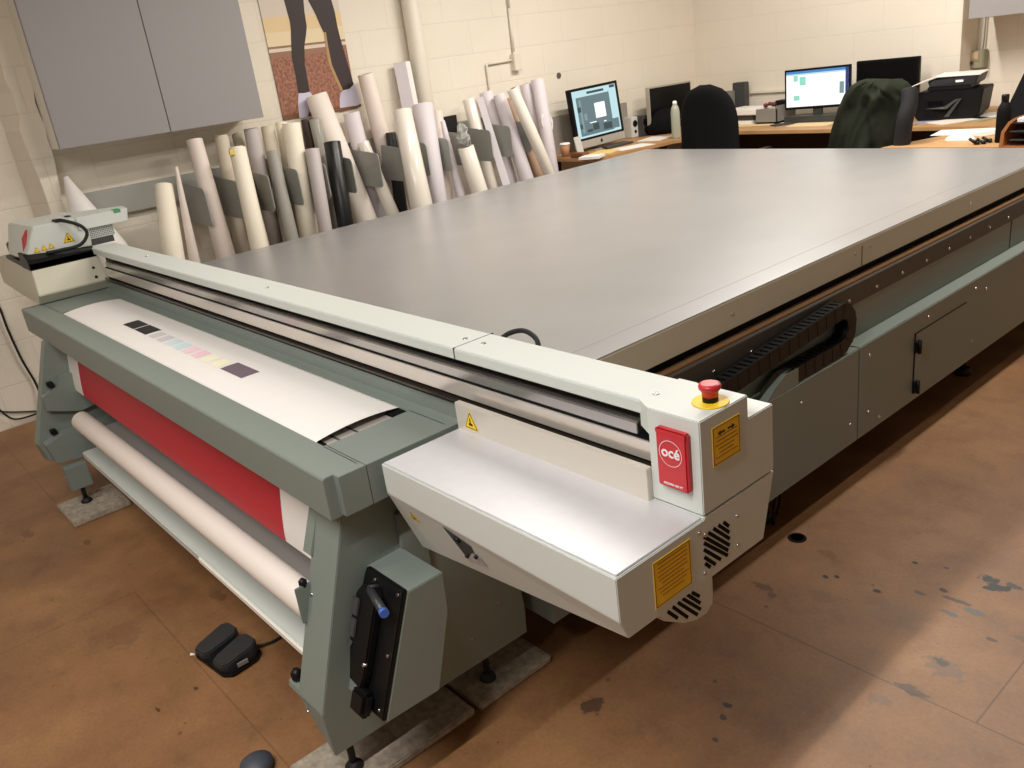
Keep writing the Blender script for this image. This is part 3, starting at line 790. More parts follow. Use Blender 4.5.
pieces('clamp_window', b, DKGREY, fp)
b = MB(); b.cyl(SP(-1.478, .030, .026), SP(-1.392, .040, .048), .010, n=16); b.cyl(SP(-1.478, .030, 0), SP(-1.478, .030, .03), .011, n=16)
hd = obj('crank_handle', b, mat('crank_grey', (52, 52, 56), .4), fp)
b = MB(); b.cyl(SP(-1.392, .040, .048), SP(-1.381, .0413, .0508), .0105, n=16)
bc = obj('handle_cap', b, BLUE, hd); bc['label'] = 'blue end cap'
b = MB()
for x, t in ((-1.488, .012), (-1.398, .012), (-1.45, .19), (-1.40, .15), (-1.40, .275), (-1.48, .245)): b.cyl(SP(x, t, .009), SP(x, t, .013 if t < .18 else .036 if t == .19 else .013), .004, n=10)
pieces('faceplate_screw', b, CHROME, fp)
# left stand
s = MB()
xo, xi = -3.865, -3.745
s.poly([(xo, .655, .705), (xo, .505, .30), (xo, .52, .22), (xo, 1.12, .16), (xo, 1.12, .705), (xo + .055, .655, .705), (xo + .055, .512, .30), (xo + .055, .53, .22), (xo + .055, 1.12, .16), (xo + .055, 1.12, .705)],
       [(0, 1, 2, 3, 4), (9, 8, 7, 6, 5)] + [(i, (i + 1) % 5, 5 + (i + 1) % 5, 5 + i) for i in range(5)], bev=.002)
def plate(pts, x0, x1):
    k = len(pts); s.poly([(x, y, z) for x in (x0, x1) for y, z in pts], [tuple(range(k)), tuple(range(2 * k - 1, k - 1, -1))] + [(i, (i + 1) % k, k + (i + 1) % k, k + i) for i in range(k)], bev=.002)
plate([(.575, .50), (.64, .525), (.66, .56), (.80, .56), (1.1, .56), (1.1, .43), (.80, .41), (.70, .395), (.64, .415), (.575, .44)], -3.81, -3.775)
plate([(.525, .31), (.545, .22), (1.1, .17), (1.1, .30), (.72, .325), (.60, .335)], -3.81, xi)
s.box(-3.765, -3.70, .555, .64, .10, .20, .002)
S2 = obj('stand', s, GREEN, U)
b = MB()
for y, z in ((.575, .335), (.62, .53)): b.box(xi - .06, xi - .03, y - .012, y + .012, z, z + .02, .003)
b.box(xi - .02, xi - .005, .80, .815, .455, .47, .002)
pieces('roll_stop', b, BLACK, S2)
b = MB(); b.cyl((-3.73, .5535, .155), (-3.73, .557, .155), .005, n=10)
pieces('stand_screw', b, CHROME, S2)
for x, y, zt in ((-1.572, .612, .12), (-1.562, 1.025, .12), (-3.735, .60, .12), (-3.75, 1.03, .18)):
    b = MB(); b.cyl((x, y, .035), (x, y, zt), .009, n=12); b.lathe((x, y, .0225), (x, y, .1), [(.022, 0), (.0225, .006), (.016, .014), (.010, .02)], n=20)
    obj('levelling_foot', b, RUBBER, U)
b = MB(); b.box(-3.70, -1.65, .637, .80, .222, .25, .003)
fb = obj('foot_bar', b, LIGHT, U)
b = MB(); b.box(-2.45, -1.75, .632, .640, .228, .246, .002)
obj('edge_strip', b, CABW, fb)
b = MB(); b.box(-3.7, -1.64, .99, 1.06, .3, .62)
obj('rear_beam', b, GREEN, U)
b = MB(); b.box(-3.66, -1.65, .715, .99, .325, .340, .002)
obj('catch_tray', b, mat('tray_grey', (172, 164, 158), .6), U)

# take-up roll and printed web
b = MB()
A, Bq = Vector((-3.62, .66, .403)), Vector((-1.700, .66, .403))
b.lathe(A, Bq, [(.018, -.005), (.018, .0), (.0385, .0), (.0395, .002), (.0395, 1.918), (.0385, 1.92), (.018, 1.92), (.018, 1.98)], n=40)
tr = obj('paper_roll', b, ROLLW); tag(tr, 'long white take-up roll of paper slung low across the front roll stand', 'paper roll')
b = MB()
ymid, ylo, yhi = .871, .757, .985
def zarc(y): return .7995 + .009 * (1 - ((y - ymid) / (yhi - ymid)) ** 2)
path = [(yhi + .012, .775)] + [(yhi + (ylo - yhi) * i / 14, zarc(yhi + (ylo - yhi) * i / 14)) for i in range(15)] + [(.752, .785), (.742, .74), (.732, .70)]
nup = len(path)
path += [(.723, .65), (.715, .60), (.708, .55), (.704, .515), (.703, .487)]
def pin(u, v):
    k = v * (len(path) - 1); i = min(int(k), len(path) - 2); t = k - i
    return (-3.81 + 2.12 * u, path[i][0] * (1 - t) + path[i + 1][0] * t, path[i][1] * (1 - t) + path[i + 1][1] * t)
b.grid(pin, 2, (len(path) - 1) * 2)
def patch(x0, x1, y0, y1, m):
    b.grid(lambda u, v: (x0 + (x1 - x0) * u, y0 + (y1 - y0) * v, zarc(y0 + (y1 - y0) * v) + .0007), 1, 4, m)
names = ['black', 'grey', 'cyan', 'pink', 'rose', 'yellow', 'purple']
mi = {k: i + 2 for i, k in enumerate(names)}
patch(-3.300, -3.185, .836, .893, mi['black']); patch(-3.175, -3.055, .836, .893, mi['black'])
for i, k in enumerate(['grey', 'grey', 'cyan', 'cyan', 'pink', 'rose', 'yellow', 'yellow']):
    x = -3.03 + i * .077; patch(x, x + .056, .835, .884, mi[k])
patch(-2.413, -2.265, .836, .893, mi['purple'])
# red printed area on the hanging part
red = [p for p in path if p[1] < .71 and p[1] > .47]
def rp(u, v):
    k = v * (len(red) - 1); i = min(int(k), len(red) - 2); t = k - i
    return (-3.655 + (3.655 - 1.885) * u, red[i][0] * (1 - t) + red[i + 1][0] * t - .0009, red[i][1] * (1 - t) + red[i + 1][1] * t)
b.grid(rp, 1, 16, 1)
pw = obj('paper_web', b, [PAPER, REDP] + [PATCH[k] for k in names])
tag(pw, 'white paper with colour test patches and a red print, threaded over the roll stand', 'paper')

# ------------------------------------------------------------------ floor things
def slab_(x0, x1, y0, y1, label, sk=0):
    b = MB(); b.poly([(x0, y0, 0), (x1, y0, 0), (x1 + sk, y1, 0), (x0 + sk, y1, 0), (x0, y0, .022), (x1, y0, .022), (x1 + sk, y1, .022), (x0 + sk, y1, .022)], [(0, 1, 2, 3), (4, 5, 6, 7), (0, 1, 5, 4), (1, 2, 6, 5), (2, 3, 7, 6), (3, 0, 4, 7)], bev=.004)
    return tag(obj('concrete_paver', b, SLAB), label, 'paving slab', 'paving slabs under the stand feet')
slab_(-1.83, -1.50, .945, 1.20, 'concrete paver under the rear right foot of the roll stand')
slab_(-1.70, -1.503, .50, .93, 'concrete paver under the front right foot of the roll stand')
slab_(-3.83, -3.57, .50, .73, 'pale concrete paver under the left foot of the roll stand')
slab_(-3.85, -3.60, .95, 1.18, 'concrete paver behind the left foot of the roll stand')
# foot pedal
fx, fy = -2.262, .588
FP = thing('foot_pedal', (fx, fy, 0), 'black double foot pedal on the brown floor in front of the roll stand', 'foot pedal')
ang = math.radians(8)
def rp2(x, y): return (fx + x * math.cos(ang) - y * math.sin(ang), fy + x * math.sin(ang) + y * math.cos(ang))
b = MB(); pts = [(-.095, -.035), (-.075, -.055), (.07, -.058), (.095, -.04), (.095, .03), (.075, .055), (-.07, .055), (-.095, .035)]
b.prism('z', [rp2(p[0] * 1.08, p[1] * 1.15) for p in pts], 0, .016, .004)
obj('base', b, BLACK, FP)
for y0 in (-.03, .03):
    b = MB()
    ol = [(-.088, y0 * 1.0 - .018), (-.06, y0 - .024), (.06, y0 - .026), (.085, y0 - .016), (.085, y0 + .014), (.055, y0 + .024), (-.06, y0 + .02), (-.088, y0 + .012)]
    # along Y the pedals are long: swap so that each pad points to the stand
    v1 = [rp2(q[1] * 1.68, q[0] * .70) for q in ol]
    n = len(v1)
    zt = [.030 + .028 * (1 - (q[0] + .088) / .173) if False else .034 + .022 * ((q[0] + .088) / .173) for q in ol]
    b.poly([(x, y, .012) for x, y in v1] + [(x, y, z) for (x, y), z in zip(v1, zt)], [tuple(range(n)), tuple(range(2 * n - 1, n - 1, -1))] + [(i, (i + 1) % n, n + (i + 1) % n, n + i) for i in range(n)], bev=.004)
    obj('pedal', b, mat('pedal_rubber', (40, 40, 42), .5), FP)
b = MB(); x, y = rp2(.096, -.02); b.box(x - .003, x + .002, y - .004, y + .028, .018, .030)
obj('pedal_plate', b, MIDGREY, FP)
b = MB(); b.tube([rp2(.03, .054) + (.012,), rp2(.06, .09) + (.008,), rp2(.07, .16) + (.006,), rp2(.05, .4) + (.006,)], .004)
obj('pedal_cable', b, RUBBER, FP)
b = MB(); b.lathe((-1.775, .450, 0), (-1.775, .450, .05), [(.035, 0), (.042, .008), (.040, .022), (.026, .032), (.008, .036)], n=24)
tag(obj('floor_knob', b, mat('slate_rubber', (66, 70, 80), .5)), 'small dark rounded rubber stop on the floor in front of the near stand', 'rubber stop')
b = MB(); b.cyl((-1.319, 2.125, 0), (-1.319, 2.125, .0025), .030, .028, n=24); b.cyl((-1.319, 2.125, .002), (-1.319, 2.125, .003), .021, n=24, m=1)
tag(obj('cable_grommet', b, [mat('grommet_brown', (34, 24, 18), .9, spec=.1), mat('hole_black', (4, 4, 4), 1, spec=0)]), 'round black cable hole cover in the floor beside the printer', 'cable cover')
b = MB(); b.poly([(-2.375, .512, .0005), (-2.362, .52, .0005), (-2.35, .517, .002), (-2.362, .506, .001), (-2.37, .512, .003)], [(0, 1, 4), (1, 2, 4), (2, 3, 4), (3, 0, 4), (0, 3, 2, 1)])
tag(obj('paper_scrap', b, PAPER), 'tiny white paper scrap on the floor by the foot pedal', 'paper scrap')
b = MB(); b.poly([(-1.02, 1.245, .0005), (-1.01, 1.25, .0005), (-1.0, 1.245, .002), (-1.012, 1.238, .003)], [(0, 1, 3), (1, 2, 3), (0, 2, 3), (0, 1, 2)])
b.bm.free()
# wall cables near the left stand
b = MB(); b.tube([PX(-12, 285, -5.13), PX(0, 309, -5.13), PX(8, 330, -5.13), PX(22, 360, -5.13), PX(36, 384, -5.13), PX(46, 410, -5.10)], .006)
tag(obj('wall_cable', b, RUBBER), 'thick black cable hanging diagonally down the left wall', 'cable')
b = MB(); b.tube([PX(-10, 400, -5.13), PX(2, 412, -5.12), PX(14, 419, -5.12), PX(30, 416, -5.12), PX(48, 409, -5.12)], .005); b.tube([PX(-10, 410, -5.14), PX(10, 412, -5.14), PX(40, 411, -5.14), PX(50, 411, -5.14)], .004)
tag(obj('looped_cable', b, RUBBER), 'thin black cables looping low along the left wall above the floor', 'cable')

# ------------------------------------------------------------------ wall cabinet, poster, pipe, conduit
C_ = thing('wall_cabinet', (-5.05, 1.78, 1.385), 'wide grey two-door cabinet hung high on the left wall above the paper rolls', 'cabinet')
b = MB(); b.box(-5.2, -4.92, 1.197, 2.325, 1.385, 2.3, .003)
obj('body', b, CABW, C_)
for y0, y1 in ((1.197, 1.770), (1.774, 2.325)):
    b = MB(); b.box(-4.92, -4.90, y0, y1, 1.384, 2.3, .002)
    obj('door', b, CABG, C_)
C2 = thing('wall_cabinet', (-2.3, 6.8, 1.36), 'grey cabinet hung high on the far wall above the black printer', 'cabinet')
b = MB(); b.box(-2.765, -1.6, 6.64, 7.02, 1.37, 2.3, .003)
obj('body', b, CABW, C2)
for x0, x1 in ((-2.765, -2.17), (-2.166, -1.6)):
    b = MB(); b.box(x0, x1, 6.62, 6.64, 1.369, 2.3, .002)
    obj('door', b, CABG, C2)
# poster
b = MB()
XP = -5.192
def ppoly(pxs, m, h):
    pts = [PX(px, py, XP + h) for px, py in pxs]
    b.poly(pts, [tuple(range(len(pts)))], m)
y0, y1 = 2.59, 3.135
b.box(XP - .006, XP - .0015, y0, y1, 1.335, 2.30, m=3)
def band(z0, z1, m): b.box(XP - .002, XP, y0, y1, z0, z1, m=m)
band(1.93, 2.30, 0); band(1.845, 1.93, 1); band(1.765, 1.845, 9); band(1.752, 1.765, 3); band(1.732, 1.752, 2); band(1.70, 1.732, 3); band(1.365, 1.70, 4); band(1.335, 1.365, 8)
def q8(l): return [(240 + u * .1953, v * .1953) for u, v in l]
ppoly([(p[0], p[1]) for p in q8([(190, -160), (225, 0), (255, 110), (260, 150), (262, 220), (265, 290), (285, 390), (298, 475), (330, 478), (356, 468), (345, 400), (332, 330), (330, 235), (338, 180), (342, 135), (330, 60), (325, 0), (330, -160)])], 5, .0012)
ppoly(q8([(325, -160), (348, 0), (385, 70), (415, 140), (430, 170), (440, 260), (455, 320), (480, 380), (525, 468), (560, 455), (582, 430), (550, 320), (515, 200), (500, 140), (485, 60), (468, 0), (440, -160)]), 5, .0012)
ppoly(q8([(429, 165), (440, 165), (452, 240), (470, 330), (500, 400), (528, 462), (516, 468), (485, 400), (455, 330), (440, 255)]), 6, .0018)
ppoly(q8([(300, 478), (330, 476), (357, 470), (372, 488), (360, 560), (345, 600), (305, 605), (297, 540)]), 7, .0015)
ppoly(q8([(515, 475), (530, 462), (560, 455), (585, 430), (600, 460), (618, 520), (600, 540), (560, 552), (512, 556), (510, 510)]), 7, .0015)
ppoly(q8([(470, 552), (512, 553), (600, 540), (622, 530), (620, 545), (520, 572), (480, 570)]), 8, .0016)
tag(obj('poster', b, [POSTER[k] for k in ('sky', 'tan', 'line', 'rail')] + [GRAVEL] + [POSTER[k] for k in ('legging', 'gold', 'shoe', 'sole', 'cream')]), 'poster of legs in dark leggings and white trainers on red gravel, on the left wall', 'poster')
b = MB(); b.cyl((-5.135, 3.645, 0), (-5.135, 3.645, H), .058, n=28)
struct('trim_1', b, PIPE)
CD = thing('cable_conduit', (-5.18, 4.5, 1.4), 'white cable conduit with a small junction box high on the left block wall', 'conduit')
b = MB(); b.cyl(PX(509, 8, -5.185), PX(513.5, 52, -5.185), .011, n=10); t0 = PX(509, 8, -5.185); b.cyl((-5.185, t0.y, t0.z), (-5.185, t0.y, H), .011, n=10)
obj('riser', b, PIPE, CD)
p = PX(514, 61, -5.19); b = MB(); b.box(-5.2, -5.15, p.y - .03, p.y + .04, p.z - .07, p.z + .05, .004)
obj('junction_box', b, PIPE, CD)
a = PX(487, 65, -5.185); b = MB(); b.cyl((-5.185, p.y, p.z + .01), (-5.185, a.y, a.z + .005), .010, n=10); b.tube([(-5.185, a.y + .02, a.z + .005), (-5.185, a.y, a.z), (-5.185, a.y - .005, a.z - .03), (-5.185, a.y, a.z - .35)], .009)
obj('branch_pipe', b, PIPE, CD)
p = PX(558.5, 75.5, -5.2); b = MB(); b.cyl((-5.2, p.y, p.z), (-5.192, p.y, p.z), .022, n=18)
tag(obj('wall_plug', b, mat('plug_grey', (92, 84, 74), .7)), 'small dark round plug in the left block wall above the left monitor', 'wall plug')
# switch box in the far recess
SB = thing('switch_box', (-2.78, 6.98, 1.03), 'olive-grey fuse switch box on the far wall above the black printer', 'switch box')
q0, q1 = PY(964.5, 69.5, 6.93), PY(984, 50, 6.93)
b = MB(); b.box(q0.x, q1.x, 6.93, 7.02, q0.z, q1.z, .006)
obj('case', b, BOXG, SB)
b = MB(); b.box(q0.x + .025, q1.x - .035, 6.924, 6.932, q1.z - .06, q1.z - .01, .003); b.box(q0.x + .02, q1.x - .03, 6.924, 6.931, q1.z - .068, q1.z - .062)
obj('cover_label', b, mat('box_label', (190, 166, 130), .6), SB)
b = MB(); b.cyl((q1.x - .08, 6.92, (q0.z + q1.z) / 2 - .02), (q1.x - .08, 6.934, (q0.z + q1.z) / 2 - .02), .012, n=12)
obj('switch_knob', b, DKGREY, SB)
b = MB(); b.tube([(q1.x - .05, 6.99, q1.z - .01), (q1.x - .03, 6.99, q1.z + .03), (q1.x - .025, 6.99, q1.z + .35)], .005)
obj('supply_cable', b, MIDGREY, SB)
b = MB(); q = PY(750, 92.5, 6.73); q2 = PY(786, 90, 6.73); b.box(q.x, q2.x, 6.725, 6.75, q.z - .012, q.z + .012, .003)
tag(obj('cable_trunking', b, PIPE), 'short white cable trunking on the far wall left of the lit monitor', 'trunking')

# ------------------------------------------------------------------ paper-roll rack and its rolls
RK = thing('roll_rack', (-5.15, 3.0, .95), 'grey wall rack with upright divider plates holding the paper rolls', 'rack')
b = MB(); b.box(-5.2, -5.155, 1.28, 4.75, .985, 1.13, .003)
obj('back_rail', b, RACKG, RK)
b = MB(); b.box(-5.2, -5.155, 1.28, 4.75, .02, .10, .003)
obj('lower_rail', b, RACKG, RK)


def divider(y, xo, zt=1.07, zb=.855):
    b = MB(); r = .03
    pts = [(-5.157, zb + .01), (-5.157, zt + .03)]
    pts += [(xo - r + r * math.sin(a), zt - r + r * math.cos(a)) for a in [i * math.pi / 8 for i in range(5)]]
    pts += [(xo - r + r * math.cos(a), zb + r - r * math.sin(a)) for a in [i * math.pi / 8 for i in range(5)]]
    b.prism('y', pts, y, y + .006, .001)
    obj('divider_plate', b, RACKG, RK)


for y, xo in [(1.83, -4.80), (2.03, -4.80), (2.22, -4.80), (2.41, -4.80), (2.60, -4.80), (2.785, -4.80), (2.97, -4.78), (3.17, -4.78), (3.36, -4.80), (3.545, -4.80), (3.73, -4.80), (3.915, -4.80), (4.10, -4.80), (4.28, -4.80)]:
    divider(y, xo)


ROLLN = 0
def roll(label, t, bt, wt, wb, m, xt=-5.0, xb=-4.90, cat='paper roll', name='paper_roll', hollow=True, core=COREB):
    A = PX(t[0], t[1], xt); Bp = PX(bt[0], bt[1], xb)
    ra = wt * .48 * depth(A) / F; rb = wb * .48 * depth(Bp) / F
    d = (Bp - A)
    k = (A.z - .004) / (A.z - Bp.z)
    Cc = A + d * k
    rc = ra + (rb - ra) * k
    dn = d.normalized(); L = (Cc - A).length
    rc = max(.012, min(rc, max(ra, rb) * 1.25))
    sl = math.sqrt(max(0, 1 - dn.z * dn.z))
    L -= rc * sl / abs(dn.z)
    b = MB()
    # from the floor up, hollow top
    prof = [(rc * .5, 0), (rc, .0), (ra, L - .002), (ra * .97, L)]
    if hollow:
        prof += [(ra * .62, L), (ra * .60, L - .004)]
        b.lathe(A + dn * L, A, prof + [(ra * .56, L - .12)], n=22)
        b.cyl(A + dn * .001, A + dn * .10, ra * .60, n=18, m=1, cap=False)
    else:
        b.lathe(A + dn * L, A, prof, n=22)
    return tag(obj(name, b, [m, core]), label, cat, 'rolls standing in the wall rack')


roll('short wide cream roll at the left end of the rack', (163.5, 185), (173.5, 257), 18.5, 23, CREAM, -4.912, -4.788)
roll('thin tapering white paper cone right of the short cream roll', (176, 167), (194.5, 261), 4, 17, PINKW, -4.873, -4.785, 'paper cone', 'paper_cone')
roll('pinkish-white roll between the first two grey divider plates', (194.2, 139.5), (226, 257), 16.5, 20, PINKW, -4.976, -4.860)
roll('beige roll with a curled top behind the cream roll marked yellow', (221, 134.5), (243, 251), 14, 16, BEIGE, -5.014, -5.030)
r5 = roll('cream roll with a bit of yellow tape at its top corner', (237.3, 148), (260, 250), 17.5, 18.5, CREAM, -4.818, -4.662)
A = PX(231, 152, -4.775); b = MB(); b.box(A.x - .01, A.x + .004, A.y - .01, A.y + .022, A.z - .018, A.z + .012, .002)
yt = obj('yellow_tape', b, mat('yellow_tape', (222, 200, 110), .6), r5)
roll('short beige roll peeping out below the right cabinet corner', (237, 135), (256, 215), 11, 12, BEIGE, -5.138, -4.919)
roll('lavender-grey roll beside the cream roll marked yellow', (251, 128.5), (273, 238), 15.5, 18, LAVG, -5.007, -5.025)
roll('beige roll half hidden behind a short grey roll', (267.5, 126.5), (287, 225), 14, 15, BEIGE, -5.035, -4.949)
roll('short dull grey roll beside the lavender-grey roll', (272, 151), (291, 236), 12, 15, GREYP, -4.939, -4.829)
roll('slim cream roll standing behind the wider cream roll', (281, 122), (300, 233), 12, 12, CREAM, -5.046, -5.039)
roll('wide cream roll under the left shoe of the poster', (291, 123), (308.5, 233), 19, 21, CREAM, -4.937, -4.925)
roll('dark brown roll tucked behind under the poster', (306, 119), (317, 175), 11, 12, DKBROWN, -5.120, -5.115, hollow=False)
roll('short lavender-grey roll in front of the wide cream roll', (312, 149), (325.5, 230), 15, 14, LAVG, -4.853, -4.779)
roll('grey clear film roll standing left of the tall white roll', (314.5, 119), (330, 190), 12, 12, PLASTG, -5.058, -5.043)
roll('black roll in front of the tall white roll', (332, 142), (346, 227), 17.5, 17, BLKROLL, -4.891, -4.806, core=BLACKM)
roll('tall white roll leaning across the poster bottom', (316, 95), (363, 217), 23, 27, ROLLW, -5.125, -4.994)
roll('white roll with a lavender sheen right of the tall leaning roll', (351, 112.5), (375, 207), 17, 18, LAV, -5.081, -5.062)
roll('thin glossy white roll crossing the two large grey divider plates', (363, 142), (392, 213), 12, 15, GLOSSW, -4.979, -4.893)
roll('tall cream roll at the right edge of the poster', (365.5, 74), (385, 150), 17, 18, PINKW, -5.080, -5.081)
roll('short beige roll just right of the tall roll at the poster edge', (381.5, 121.5), (391, 150), 10.5, 11, BEIGE, -5.127, -5.122)
roll('black roll behind the large grey divider plate', (390.5, 132.5), (401.5, 211), 10.5, 14, BLKROLL, -4.987, -4.984, core=BLACKM)
roll('big glossy white roll right of the black roll by the divider', (402, 110), (421.5, 206), 19.5, 24, GLOSSW, -4.806, -4.678)
roll('big lavender roll beside the big glossy white roll', (422.5, 104.5), (439, 203), 22, 18, LAV, -4.970, -4.849)
roll('slim white roll behind the big lavender roll', (437, 112), (448, 199), 12, 11, PINKW, -5.066, -4.924)
roll('lavender paper cone with its point up beside the clear plastic bag', (442.5, 121), (460.5, 195), 5, 14, LAV, -4.935, -4.824, 'paper cone', 'paper_cone')
rb_ = roll('short fat cream roll with a clear plastic bag on top', (465.5, 147), (479, 190), 17.5, 18, GLOSSW, -4.758, -4.734)
roll('white roll standing behind the short fat cream roll', (468.5, 99), (492, 186), 13.5, 14, GLOSSW, -5.050, -4.946)
roll('lavender roll between the folded sheet and the next divider', (486, 92), (509, 178), 15, 15, LAV, -5.086, -4.970)
roll('glossy lavender roll right of the folded white sheet', (499, 94.5), (526.5, 179), 13, 15.5, LAV, -4.966, -4.836)
roll('brown kraft paper roll beside the glossy lavender roll', (509, 98), (538, 174), 9, 12, KRAFT, -5.072, -4.910)
roll('slim glossy white roll crossing in front of the kraft roll', (512, 88.5), (549, 172), 12.5, 12.5, GLOSSW, -4.794, -4.738)
roll('pale roll at the rack end, left of the pair', (525, 84), (541, 150), 12, 13, LAV, -5.087, -5.056)
wr = roll('pale roll at the right end of the rack with a cable tied on', (537.5, 79.5), (552, 170), 14, 13.5, LAV, -5.000, -4.917)
A = PX(401.5, 62, -5.13); Bp = PX(424, 175, -5.06); d = Bp - A; Cc = A + d * ((A.z - .004) / (A.z - Bp.z)); b = MB()
sec = [Vector((-.02, -.055, 0)), Vector((.035, .008, 0)), Vector((.02, .055, 0)), Vector((-.03, .03, 0))]
b.poly([A + v for v in sec] + [Cc + v for v in sec], [(0, 1, 5, 4), (2, 3, 7, 6), (3, 0, 4, 7), (0, 3, 2, 1), (4, 5, 6, 7)])
b.poly([A + sec[1], A + sec[2], Cc + sec[2], Cc + sec[1]], [(0, 1, 2, 3)], 1)
tag(obj('paper_bundle', b, [LAV, PAPER]), 'square lavender-white bundle standing tall behind the big white rolls', 'paper bundle')
# folded sheet (prism) and its white facet
A = PX(479.5, 97, -4.99); Bp = PX(505.5, 181, -4.85); d = Bp - A; Cc = A + d * ((A.z - .004) / (A.z - Bp.z))
b = MB(); wv = Vector((0, .030, 0)); wx = Vector((.028, 0, 0))
b.poly([A - wv, A + wv, A + wx + wv * .2, Cc - wv * 1.5, Cc + wv * 1.5, Cc + wx * 1.3 + wv * .2], [(0, 1, 2), (5, 4, 3), (0, 1, 4, 3), (1, 2, 5, 4), (2, 0, 3, 5)])
tag(obj('folded_sheet', b, LAV), 'folded triangular white sheet standing among the rolls at the right', 'folded paper')
# crumpled plastic bag on the short cream roll
A = PX(464, 137, -4.765); b = MB(); rnd = random.Random(3)
b.lathe(A + Vector((0, 0, -.05)), A + Vector((-.01, -.01, .12)), [(.018, 0), (.045, .02), (.05, .05), (.03, .075), (.04, .10), (.03, .125), (.006, .145)], n=14)
for v in b.bm.verts: v.co += Vector((rnd.uniform(-1, 1), rnd.uniform(-1, 1), rnd.uniform(-1, 1))) * .008
for f in b.bm.faces: f.smooth = False
tag(obj('plastic_bag', b, CLEAR), 'crumpled clear plastic bag on top of the short fat cream roll', 'plastic bag')
b = MB(); A = PX(451.5, 126, -5.12); b.box(-5.15, -5.115, A.y - .055, A.y + .055, A.z - .09, A.z + .07, .003)
tag(obj('black_case', b, BLKROLL), 'black flat case hung on the wall behind the clear plastic bag', 'case')
b = MB(); pts = []
for k in range(30):
    a = k * .62; q = PX(547 + 5.5 * math.sin(a), 123 + 9 * math.cos(a * .97), -4.935 + .006 * math.sin(a * 2.3)); pts.append(q)
b.tube(pts, .004, sub=3)
tag(obj('cable_coil', b, WHITE), 'white coiled cable hanging on the pale roll at the rack end', 'cable')
# white paper funnel behind the print carriage
b = MB(); b.lathe((-4.925, 1.385, 0), (-5.035, 1.212, 1.26), [(.15, 0), (.15, .70), (.135, .85), (.012, 1.26)], n=28)
tag(obj('paper_cone', b, PAPER), 'large white paper cone leaning in the corner behind the print carriage', 'paper cone')

# ------------------------------------------------------------------ desks
def desk(label, pts, legs, z=.74):
    D = thing('desk', (sum(p[0] for p in pts) / len(pts), sum(p[1] for p in pts) / len(pts), 0), label, 'desk')
    b = MB(); b.prism('z', pts, z - .028, z, .003)
    obj('desk_top', b, WOOD, D)
    for x, y in legs:
        b = MB(); b.box(x - .025, x + .025, y - .025, y + .025, 0, z - .028, .003)
        obj('leg', b, DKGREY, D)
    return D


DL = desk('beech desk along the left wall under the silver-chinned monitor', [(-5.19, 4.72), (-4.60, 4.72), (-4.52, 5.55), (-4.27, 5.97), (-5.19, 5.97)], [(-5.1, 4.8), (-4.68, 4.8), (-4.6, 5.5), (-5.1, 5.9)])
DF = desk('long beech desk along the far wall under the lit white screen', [(-5.19, 5.98), (-2.87, 5.98), (-2.87, 6.74), (-5.19, 6.74)], [(-5.1, 6.65), (-4.5, 6.65), (-3.6, 6.65), (-2.95, 6.65), (-2.95, 6.05)])
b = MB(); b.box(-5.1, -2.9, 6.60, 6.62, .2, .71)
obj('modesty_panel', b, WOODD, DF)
DR = desk('beech desk at the far right under the printer and black flask', [(-2.86, 5.99), (-2.30, 5.98), (-2.45, 5.60), (-2.62, 5.15), (-1.3, 5.15), (-1.3, 7.0), (-2.84, 7.0)], [(-2.4, 5.25), (-1.4, 5.25), (-1.4, 6.9), (-2.75, 6.9), (-2.75, 6.1)])
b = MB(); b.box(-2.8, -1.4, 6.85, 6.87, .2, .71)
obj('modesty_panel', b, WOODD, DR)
b = MB(); b.box(-5.2, -5.17, 4.76, 5.75, .74, 1.03, .002)
tag(obj('grey_board', b, BOARD), 'plain grey board standing on the desk against the wall behind the left monitor', 'board')
ZD = .74


def frame_uv(o, ux, uz):
    ux = Vector(ux).normalized(); uz = Vector(uz).normalized(); un = ux.cross(uz)
    return lambda a, c, h=0: Vector(o) + ux * a + uz * c + un * h


def obox(b, Fm, a0, a1, c0, c1, h0, h1, m=0, bev=0):
    b.poly([Fm(a, c, h) for a in (a0, a1) for c in (c0, c1) for h in (h0, h1)], [(0, 1, 3, 2), (4, 6, 7, 5), (0, 4, 5, 1), (2, 3, 7, 6), (0, 2, 6, 4), (1, 5, 7, 3)], m, bev)


SCRW = emis('screen_white', (250, 252, 250), 1.15); SCRC = emis('screen_pale_cyan', (190, 226, 232), 1.0); SCRT = emis('screen_teal', (104, 132, 138), .8)
SCRD = emis('screen_dark_teal', (52, 76, 84), .7); SCRB = emis('screen_blue', (70, 140, 210), .9); SCRG = emis('screen_mint', (150, 226, 205), .95); SCRN = emis('screen_navy', (22, 60, 140), .8); SCRM = emis('screen_mid', (140, 168, 172), .8)
# left monitor: corners from the picture, standing on the left desk, facing +x (slightly turned)
bl = PX(573, 152, -4.96); tl = PX(566.3, 90.5, -5.0); tr_ = PX(618.5, 80, -4.98); br_ = PX(623.5, 138, -4.94)
ux = (tr_ - tl + br_ - bl).normalized(); uz = (tl - bl + tr_ - br_).normalized(); uz = (uz - ux * uz.dot(ux)).normalized()
wM = ((tr_ - tl).length + (br_ - bl).length) / 2; hM = ((tl - bl).length + (tr_ - br_).length) / 2
wM *= .94
bc_ = (bl + br_ + tl + tr_) / 4 - uz * hM / 2 + ux * .018
Mn = thing('monitor', (bc_.x - .05, bc_.y, ZD), 'all-in-one monitor with silver chin showing a photo editor, on the left desk', 'monitor')
Fm = frame_uv(bc_, ux, uz)
b = MB(); obox(b, Fm, -wM / 2, wM / 2, hM * .13, hM, -.035, 0, 0, .003)
obj('bezel', b, MONB, Mn)
b = MB(); obox(b, Fm, -wM / 2, wM / 2, 0, hM * .135, -.03, 0.0, 0, .003)
